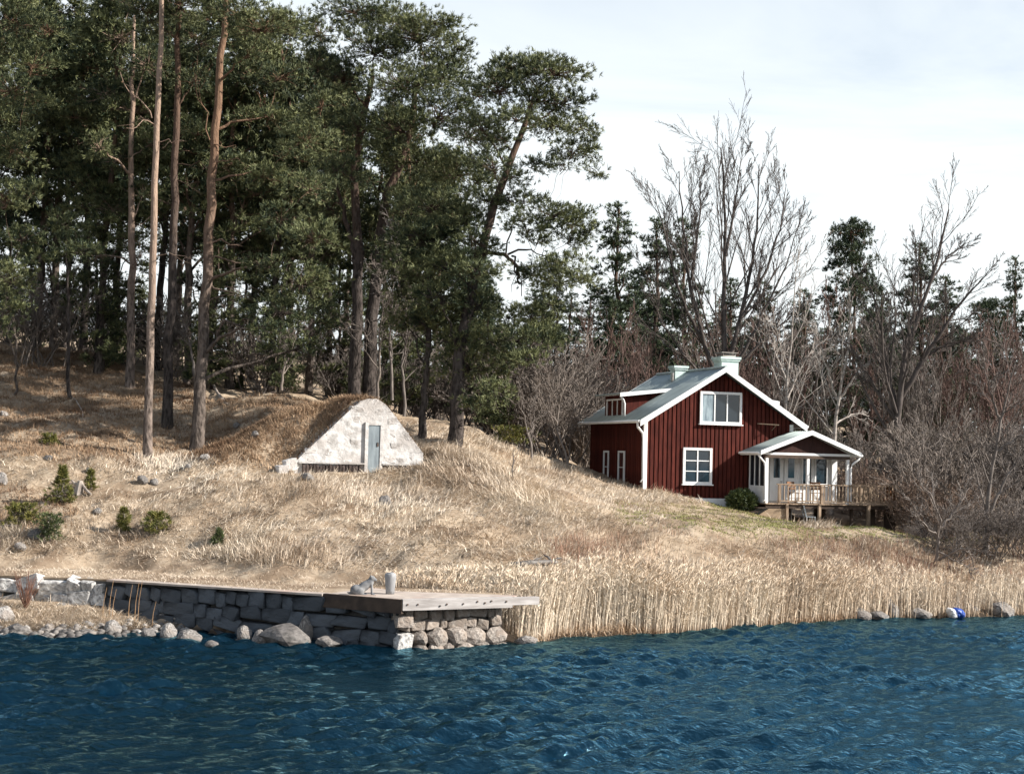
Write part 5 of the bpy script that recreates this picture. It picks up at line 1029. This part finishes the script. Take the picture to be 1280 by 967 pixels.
for i in range(34):
    px = [630, 650, 668, 684, 698, 706, 716, 722, 735, 745, 1085, 1105, 1125, 1150, 1175, 1200, 1225, 1250, 1275, 1300, 1310, 1290, 1330, 640, 700, 730, 1160, 1210, 1260, 1190, 1240, 1290, 600, 575][i]
    D = (rp_.uniform(68, 74) if px < 700 else rp_.uniform(77, 82)) if px < 800 else (rp_.uniform(70, 76) if px < 1130 else rp_.uniform(62.5, 72)); v = int(rp_.choice([3, 4, 4])) if px < 800 else int(rp_.choice([3, 3, 4]))
    place_b(v, 'bare_shrub', px, D, rp_.uniform(3.8, 6) if px < 800 else rp_.uniform(3, 5.2), where({3: 'grey twiggy thicket shrub', 4: 'pale twiggy thicket shrub'}[v], px), 'twiggy shrubs of the thicket', 'shrub', 1.1)
for i in range(26):
    px = rp_.uniform(-80, 560); D = rp_.uniform(71, 86)
    place_b(int(rp_.choice([3, 3, 4])), 'bare_shrub', px, D, rp_.uniform(2.2, 4.2), where('bare undergrowth shrub', px), 'undergrowth shrubs of the wood', 'shrub', 1.2)
for i, (px, D, h) in enumerate([(1085, 70, 2.4), (1100, 69.5, 2.6), (1118, 68.5, 2.7), (1138, 65, 2.6), (1155, 64, 2.7), (1175, 63.5, 2.6), (1196, 63, 2.3), (1070, 71, 2.1), (1172, 62.5, 2.1), (1190, 61.5, 1.8), (1128, 67.5, 2.6)]):
    place_b(5, 'brown_bush', px, D, h, where('brown dense twig bush', px), 'brown bushes beside the deck', 'bush', 1.25)
for i, (px, D, h) in enumerate([(1168, 57.5, 1.2), (1195, 57, 2.2), (1215, 58, 2.4), (1245, 58, 2.2), (1275, 58.5, 2.3), (1262, 60.5, 2.6), (1140, 58.0, .7), (1295, 58, 2.5)]):
    place_b(3, 'bare_shrub', px, D, h, where('low grey shrub above the shore reeds', px), 'low shrubs above the right shore', 'shrub', 1.35)

# ---- young conifers and low green bushes on the slope
def young(name, px, py, wpx, hpx, label, seed, col='young', spread=False):
    p = ground(px, py); s = ppm(p[1]); hh, ww = hpx / s, wpx / s / 2; rng = np.random.default_rng(seed); root = thing(name, p, label, 'bush', 'young conifers on the slope')
    T = Tubes(); C, O = [], []; n = int(40 + 330 * hh * ww)
    T.add(np.array([[0, 0, -.1], [0, 0, hh * .5], [.02, 0, hh * .95]]), np.array([.035, .025, .008]), 5)
    for k in range(n):
        t = rng.uniform(0, 1) ** (1.2 if not spread else .8); a = rng.uniform(0, 6.28); q = ww * (1 - t * .85) * math.sqrt(rng.uniform(.05, 1)) if not spread else ww * math.sqrt(rng.uniform(0, 1)) * (1 - .4 * t)
        q *= .55 + .7 * abs(math.sin(1.5 * a + seed)) * (.7 + .5 * math.sin(7 * t + seed))
        c = np.array([math.cos(a) * q, math.sin(a) * q, hh * (.05 + .9 * t) - (.2 * q if not spread else 0)]); C.append(c); O.append(nrm(np.array([math.cos(a), math.sin(a), .8])))
        if k % 3 == 0: T.add(np.array([[0, 0, max(.02, c[2] - .3 * q)], c * .6 + np.array([0, 0, .1 * c[2]]), c]), np.array([.012, .009, .004]), 3)
    nobj('stem', T.mesh('stem'), M['twig'], root); nobj('foliage', tuft_mesh('foliage', np.array(C), np.array(O), 12, .13, .012, rng), M[col], root)
young('young_conifer', 77, 628, 40, 48, 'yellow green young conifer standing beside the grey stump', 81)
young('young_conifer', 113, 612, 20, 26, 'small yellow green conifer right of the grey stump', 82)
young('low_juniper', 28, 658, 62, 30, 'spreading green juniper at the left edge of the slope', 83, spread=True)
young('low_juniper', 62, 678, 40, 36, 'dark green juniper over the jagged stone', 84, 'leaf', True)
young('young_conifer', 154, 664, 24, 30, 'thin pale green young conifer on the lower slope', 85)
young('low_juniper', 195, 668, 48, 28, 'loose low green bush on the lower middle slope', 86, spread=True)
young('young_conifer', 273, 681, 18, 20, 'tiny dark green conifer low on the slope', 87, 'leaf')
young('low_juniper', 62, 556, 26, 14, 'low brownish bush high on the left slope', 88, spread=True)
young('low_juniper', 636, 556, 60, 24, 'low green juniper at the crest right of the leaning pine', 89, 'young', True)
young('low_juniper', 300, 486, 14, 14, 'tiny green seedling on top of the brown mound', 90, 'leaf')
# broadleaf evergreen bush by the steps
p = np.array(hpt(3.95, -.95, gz(3.95, -.95))); root = thing('evergreen_bush', p, 'glossy broadleaf evergreen bush beside the veranda steps', 'bush')
rng = np.random.default_rng(95); n = 900; d = nrm(rng.normal(0, 1, (n, 3)) + [0, 0, .35]); C = d * np.array([.6, .5, .46]) * rng.uniform(.45, 1.05, (n, 1)) ** .5 + [0, 0, .36]
nobj('foliage', tuft_mesh('foliage', C, nrm(d + [0, -.1, .4]), 5, .15, .035, rng), M['leaf'], root)
T = Tubes()
for k in range(24): T.add(np.array([[0, 0, -.1], C[k] * .5, C[k] * .9]), np.array([.02, .015, .008]), 4)
nobj('stem', T.mesh('stem'), M['twig'], root)

# ================================================================== GRASS, HEATH, REEDS
def blades(name, X, Y, L, Wd, az, tilt, tint, m, rng, label, cat, droop=.5, zoff=-.02, Z=None):
    """curved three-vertex-pair blades: position, length, heading, tilt from upright"""
    n = len(X); z = (H(X, Y) if Z is None else Z) + zoff; a = np.stack([X, Y, z], -1)
    dh = np.stack([np.cos(az), np.sin(az), np.zeros(n)], -1); upv = np.array([0, 0, 1.0])
    d1 = dh * np.sin(tilt)[:, None] + upv * np.cos(tilt)[:, None]; t2 = np.minimum(tilt + droop * rng.uniform(.4, 1.3, n), 1.75); d2 = dh * np.sin(t2)[:, None] + upv * np.cos(t2)[:, None]
    sa = az + rng.normal(0, .9, n) + math.pi / 2; side = np.stack([np.cos(sa), np.sin(sa), np.zeros(n)], -1) * (Wd / 2)[:, None]
    b = a + d1 * (L * .5)[:, None]; c = b + d2 * (L * .5)[:, None]
    V = np.stack([a - side, a + side, b + side * .8, b - side * .8, c], 1).reshape(-1, 3); i = np.arange(n)[:, None] * 5
    me = mesh_np(name, V, np.concatenate([i + [0, 1, 2], i + [0, 2, 3], i + [3, 2, 4]], 1).reshape(-1, 3), {'tint': np.repeat(np.clip(tint, 0, 1), 5)})
    o = nobj(name, me, M[m]); return tag(o, label, cat, kind='stuff')
rg = np.random.default_rng(77)
def snoise(x, y, f, s):
    r = np.random.default_rng(s); o = 0
    for _ in range(6): k = r.normal(0, 1, 2) * f; o = o + np.sin(k[0] * x + k[1] * y + r.uniform(0, 6.28))
    return o / 2.4
def scatter(n, y0, y1):
    y = np.sqrt(rg.uniform(y0 ** 2, y1 ** 2, n)); x = rg.uniform(-.40, .40, n) * y; return x, y
def px_of(x, y, z):
    p = np.stack([x, y, z - CAMZ], -1); f = p @ FW; return CX + FPX * (p @ RT) / f, CY - FPX * (p @ UP) / f
x, y = scatter(46000, 43.6, 78)
_cs = rg.uniform(FS[0] - 6, FS[-1] + .4, 3200); _cq = rg.uniform(.45, 3.2, 3200); x = np.concatenate([x, cL[0] + CD[0] * _cs - CN[0] * _cq]); y = np.concatenate([y, cL[1] + CD[1] * _cs - CN[1] * _cq])
z = H(x, y); px, py = px_of(x, y, z)
vis = (px > -70) & (px < 1350) & ~((y > 67) & (px > 250)) & ~((y > 64.5) & (px > 480)) & ~((y > 72) & (px > 160)); x, y, z, px, py = x[vis], y[vis], z[vis], px[vis], py[vis]
dq = polydist(x, y); ok = (z > .25) & ((dq < -.15) | (x > wE[0]) | (z < 1)) & ~((dq > 0) & (dq < .35) & (x < wE[0]))
onslab = (dq < 0) & (dq > -2.5 + (x - qS[0]) * .36) & (x > qS[0]) & (x < qE[0] + .5); ok &= ~onslab
# the house, the cellar front and the lawn stay clear of long grass
hu = (x - h0[0]) * math.cos(HA) + (y - h0[1]) * math.sin(HA); hv = -(x - h0[0]) * math.sin(HA) + (y - h0[1]) * math.cos(HA)
ok &= ~((hu > -.1) & (hu < hw + .1) & (hv > -.1) & (hv < hl)) & ~((hu > 3.2) & (hu < 11.3) & (hv > -2.0) & (hv < 2.5))
sC = (x - cL[0]) * CD[0] + (y - cL[1]) * CD[1]; qC_ = -((x - cL[0]) * CN[0] + (y - cL[1]) * CN[1])
ok &= ~((sC > FS[0] - .1) & (sC < FS[-1] + .1) & (qC_ > -.6) & (qC_ < .5))
lawn = (px > 770) & (py > 628) & (py < 678) & (py < 645 + (px - 640) * .09) & (snoise(x, y, .5, 3) > -.9)
dirt = snoise(x, y, .35, 9)
heath = ((py < 560 + (px - 100) * .12) & (px < 380)) | ((px < 170) & (py < 660) & (dirt > -.2)) | ((px < 470) & (px > 230) & (py < 560 - (px - 300) * .1))
brushy = (px > 690) & (py > 660 + np.clip(900 - px, 0, 200) * .08) & (z > .9)
path = (z < 1.62) & (z > .85) & (x < qS[0] + 2) & (dq < 0)
tall = ok & ~lawn & ~heath & ~path & ~(brushy & (rg.uniform(0, 1, len(x)) < .45))
def tuss(mask, per, spread):
    i = np.repeat(np.nonzero(mask)[0], per); return i, x[i] + rg.normal(0, spread, len(i)), y[i] + rg.normal(0, spread, len(i))
i, X, Y = tuss(tall, 16, .19); n = len(X)
hd = R(-38) + 1.1 * snoise(x, y, .45, 21) + rg.normal(0, .45, len(x)); tl = np.clip(1.08 + .35 * snoise(x, y, .6, 22) + rg.normal(0, .2, len(x)), .15, 1.45); ln = np.clip(.33 + .12 * snoise(x, y, .7, 23) + rg.normal(0, .07, len(x)), .14, .6)
tn = np.clip(.66 + .3 * snoise(x, y, .9, 24) + rg.normal(0, .16, len(x)), 0, 1)
blades('long_dry_grass', X, Y, ln[i] * rg.uniform(.4, 1.25, n), rg.uniform(.013, .026, n), hd[i] + rg.normal(0, .8, n), np.clip(tl[i] + rg.normal(0, .35, n), 0, 1.55), tn[i] + rg.normal(0, .2, n), 'grass', rg, 'long pale dry grass flattened across the slope', 'grass')
i, X, Y = tuss(ok & heath, 10, .13); n = len(X)
blades('short_brown_heath', X, Y, rg.uniform(.08, .3, n), rg.uniform(.014, .028, n), rg.uniform(0, 6.28, n), rg.uniform(.1, 1.2, n), np.clip(.42 + .3 * snoise(X, Y, 1.6, 31) + rg.normal(0, .2, n), 0, 1), 'heath', rg, 'short brown heath grass under the pines and on the mound', 'grass')
i, X, Y = tuss(ok & lawn, 9, .16); n = len(X)
blades('mown_lawn', X, Y, rg.uniform(.05, .13, n), rg.uniform(.016, .03, n), rg.uniform(0, 6.28, n), rg.uniform(.1, 1.0, n), np.clip(.5 + .35 * snoise(X, Y, .8, 32) + rg.normal(0, .2, n), 0, 1), 'lawn', rg, 'short greenish lawn in front of the house', 'grass')
i, X, Y = tuss(ok & path, 12, .15); n = len(X)
blades('trodden_path_grass', X, Y, rg.uniform(.05, .16, n), rg.uniform(.008, .016, n), rg.uniform(0, 6.28, n), rg.uniform(.5, 1.5, n), np.clip(.4 + .25 * snoise(X, Y, 1.2, 51) + rg.normal(0, .2, n), 0, 1), 'grass', rg, 'short trodden dry grass along the quay path', 'grass', Z=np.maximum(H(X, Y), QT + .05))
i, X, Y = tuss(ok & brushy & ~lawn & (rg.uniform(0, 1, len(x)) < np.clip(.5 + .5 * snoise(x, y, .7, 34), .08, 1)), 9, .17); n = len(X)
blades('red_brown_brush', X, Y, rg.uniform(.2, .6, n), rg.uniform(.008, .016, n), rg.uniform(0, 6.28, n), np.abs(rg.normal(0, .5, n)), np.clip(.45 + .25 * snoise(X, Y, .8, 33) + rg.normal(0, .2, n), 0, 1), 'brush', rg, 'reddish brown dry stems on the bank above the reeds', 'brush', droop=.15)
ss = rg.uniform(FS[0], FS[-1], 2600); qq = rg.uniform(.02, .6, 2600); n = len(ss)
blades('turf_fringe', cL[0] + CD[0] * ss - CN[0] * qq, cL[1] + CD[1] * ss - CN[1] * qq, rg.uniform(.08, .26, n), rg.uniform(.014, .028, n), np.arctan2(CN[1], CN[0]) + rg.normal(0, .9, n), rg.uniform(.4, 1.5, n), rg.uniform(.1, .8, n), 'heath', rg, 'brown turf hanging over the edge of the cellar front', 'grass', droop=.7, Z=np.interp(ss, FS, FZ) - .01)
# quay top strip and the little bank below the pale wall
xs = rg.uniform(qA[0] - 3, qE[0] + .3, 17000); t_ = np.interp(xs, [qA[0], qB[0], qC[0], qE[0]], [qA[1], qB[1], qC[1], qE[1]]); ys = t_ + rg.uniform(.15, 3.2, 17000)
hz_ = H(xs, ys); ok2 = (polydist(xs, ys) < -.1) & (hz_ < QT + .05) & ~((polydist(xs, ys) > -2.5 + (xs - qS[0]) * .36) & (xs > qS[0] - .1))
xs, ys = xs[ok2], ys[ok2]; n = len(xs)
blades('quay_top_grass', xs, ys, rg.uniform(.05, .15, n), rg.uniform(.008, .016, n), rg.uniform(0, 6.28, n), rg.uniform(.5, 1.5, n), np.clip(.4 + .25 * snoise(xs, ys, 1.2, 51) + rg.normal(0, .2, n), 0, 1), 'grass', rg, 'sparse trodden grass on top of the quay', 'grass', Z=np.full(n, QT + .05))
xs = rg.uniform(-17, -8.6, 16000); ys = np.interp(xs, [qA[0], qB[0], qC[0]], [qA[1], qB[1], qC[1]]) - rg.uniform(.4, 4.2, 16000); zz = H(xs, ys); o2 = zz > .1; xs, ys = xs[o2], ys[o2]; n = len(xs)
blades('bank_grass', xs, ys, rg.uniform(.1, .4, n), rg.uniform(.012, .022, n), R(-60) + rg.normal(0, .8, n), rg.uniform(.5, 1.4, n), np.clip(.6 + .25 * snoise(xs, ys, 1.2, 52) + rg.normal(0, .2, n), 0, 1), 'grass', rg, 'pale dry grass on the small bank below the quay wall', 'grass')
# reeds: stem strip, drooping leaf, plume
sx, sy = np.array([p[0] for p in SH]), np.array([p[1] for p in SH])
sx = np.concatenate([[-3.6, -1.5, qE[0] + .1, qE[0] + .5, qE[0] + .8], sx]); sy = np.concatenate([[43.6, 43.1, 42.6, qE[1] + .7, qE[1] + .9], sy])
def reed_bed(n):
    x_ = rg.uniform(sx[0], 27, n); d_ = np.abs(rg.uniform(0, 1, n)) ** 1.15
    depth = np.interp(x_, [-3.6, 0, 3, 7, 10, 13, 17, 20, 27], [1.0, 1.8, 2.2, 2.0, 1.8, 1.5, 1.3, 1.5, 1.5]); y_ = np.interp(x_, sx, sy) + d_ * depth - .1 + .25 * snoise(x_, x_ * 0, 1.1, 40)
    keep = rg.uniform(0, 1, n) < np.interp(x_, [-3.6, -2, 0, 9.5, 11, 13, 14.6, 16, 18.0, 19, 27], [.1, .4, .9, .95, .55, .34, .25, .12, .12, .42, .42]) * (0.72 + .4 * snoise(x_, y_, 1.1, 41)).clip(.12, 1)
    return x_[keep], y_[keep], d_[keep]
x_, y_, d_ = reed_bed(34000); n = len(x_); zz = np.clip(H(x_, y_), -.15, 1.3) - .05
hgt = np.interp(x_, [-3.6, -1, 1, 4, 9, 12, 27], [.42, .65, 1.22, 1.34, 1.26, 1.2, 1.4]) * (1 + .12 * snoise(x_, y_, .9, 42)) * np.where(rg.uniform(0, 1, n) < .25, rg.uniform(.4, .8, n), rg.uniform(.78, 1.12, n)) * (1 - .25 * np.clip(H(x_, y_) - .3, 0, 1.2))
ld = R(8) + rg.normal(0, .9, n) + .8 * snoise(x_, y_, .8, 44); lean = np.abs(rg.normal(.11, .09, n)); dh = np.stack([np.cos(ld), np.sin(ld)], -1)
S0 = np.stack([x_, y_, zz], -1); S1 = S0 + np.stack([dh[:, 0] * lean * hgt * .12, dh[:, 1] * lean * hgt * .12, hgt * .24], -1); S2 = S0 + np.stack([dh[:, 0] * lean * hgt, dh[:, 1] * lean * hgt, hgt], -1)
sa = rg.uniform(-.9, .9, n); sd_ = np.stack([np.cos(sa), np.sin(sa), 0 * sa], -1); wv = rg.uniform(.006, .012, n)[:, None]
Vs, Fs, Ts, off = [], [], [], 0
V = np.stack([S0 - sd_ * wv, S0 + sd_ * wv, S1 + sd_ * wv * .9, S1 - sd_ * wv * .9, S2 + sd_ * wv * .5, S2 - sd_ * wv * .5], 1).reshape(-1, 3); k = np.arange(n)[:, None] * 6
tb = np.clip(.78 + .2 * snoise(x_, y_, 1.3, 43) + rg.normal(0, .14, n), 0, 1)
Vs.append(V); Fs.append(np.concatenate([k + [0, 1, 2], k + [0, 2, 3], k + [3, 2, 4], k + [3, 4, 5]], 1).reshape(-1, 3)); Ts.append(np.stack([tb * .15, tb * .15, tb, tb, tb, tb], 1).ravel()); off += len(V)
for rep in range(2):   # leaves
    t = rg.uniform(.25, .9, n)[:, None]; a = S0 + (S2 - S0) * t; az = rg.uniform(0, 6.28, n); l = rg.uniform(.2, .5, n)[:, None]; dl = np.stack([np.cos(az) * .6, np.sin(az) * .6, rg.uniform(-.3, .9, n)], -1)
    e = a + dl * l; s2 = np.stack([-np.sin(az), np.cos(az), 0 * az], -1) * .011
    V = np.stack([a - s2, a + s2, e], 1).reshape(-1, 3); Vs.append(V); Fs.append((np.arange(n)[:, None] * 3 + [0, 1, 2]) + off); Ts.append(np.repeat(tb + rg.normal(0, .1, n), 3)); off += len(V)
pm = rg.uniform(0, 1, n) < .55; m_ = pm.sum()   # plumes
for rep in range(4):
    a = S2[pm] + rg.normal(0, .01, (m_, 3)); az = ld[pm] + rg.normal(0, .9, m_); l = rg.uniform(.12, .26, m_)[:, None]; dl = nrm(np.stack([np.cos(az) * .75, np.sin(az) * .75, rg.uniform(.2, 1.3, m_)], -1)); e = a + dl * l; s2 = nrm(np.cross(dl, rg.normal(0, 1, (m_, 3)))) * .012
    V = np.stack([a, a + dl * l * .5 + s2, e, a + dl * l * .5 - s2], 1).reshape(-1, 3); Vs.append(V); kk = np.arange(m_)[:, None] * 4 + off; Fs.append(np.concatenate([kk + [0, 1, 2], kk + [0, 2, 3]], 1).reshape(-1, 3)); Ts.append(np.repeat(np.clip(tb[pm] * .8 + rg.normal(0.0, .14, m_), 0, 1), 4)); off += len(V)
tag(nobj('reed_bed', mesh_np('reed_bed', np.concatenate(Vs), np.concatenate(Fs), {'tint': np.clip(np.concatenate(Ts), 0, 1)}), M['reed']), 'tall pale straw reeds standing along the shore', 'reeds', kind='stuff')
# matted broken reed at the foot of the bed
x_, y_, d_ = reed_bed(15000); n = len(x_)
y_ = np.interp(x_, sx, sy) + rg.uniform(-.15, .6, n)
blades('reed_litter', x_, y_, rg.uniform(.15, .5, n), rg.uniform(.012, .022, n), rg.uniform(0, 6.28, n), rg.uniform(.1, 1.4, n), np.clip(.25 + rg.normal(0, .2, n), 0, 1), 'reed', rg, 'matted brown reed litter at the waterline', 'reeds', Z=np.maximum(H(x_, y_), -.05))
# a few tall dry stems and the twiggy tuft by the pale wall
for i, (px, py, hpx) in enumerate([(128, 772, 38), (136, 772, 46), (140, 773, 36), (160, 775, 44), (168, 777, 48), (172, 776, 50), (190, 782, 30)]):
    p = ground(px, py, 38, 46); s = ppm(p[1]); root = thing('dry_reed_stem', p, ['first', 'second', 'third', 'fourth', 'fifth', 'sixth', 'seventh'][i] + ' from the left of the lone dry stems before the quay wall', 'reed', 'lone dry stems before the quay wall')
    b_ = MB(); hh = hpx / s; b_.tube([(0, 0, -.05), (.02, 0, hh * .5), (.09, 0, hh)], [.010, .008, .005], 5); b_.build('stem', M['reed'], root)
p = ground(32, 760, 38, 46); root = thing('dry_twig_tuft', p, 'dry twiggy tuft standing before the pale stone wall', 'tuft')
T = Tubes(); rng = np.random.default_rng(99)
for k in range(60):
    a = rng.uniform(0, 6.28); d = np.array([math.cos(a) * rng.uniform(.1, .55), math.sin(a) * rng.uniform(.1, .4), rng.uniform(.5, 1.05)]); T.add(np.array([[0, 0, -.05], d * .55 + rng.normal(0, .03, 3), d]), np.array([.009, .007, .004]), 3)
nobj('stems', T.mesh('stems'), M['brush'], root)
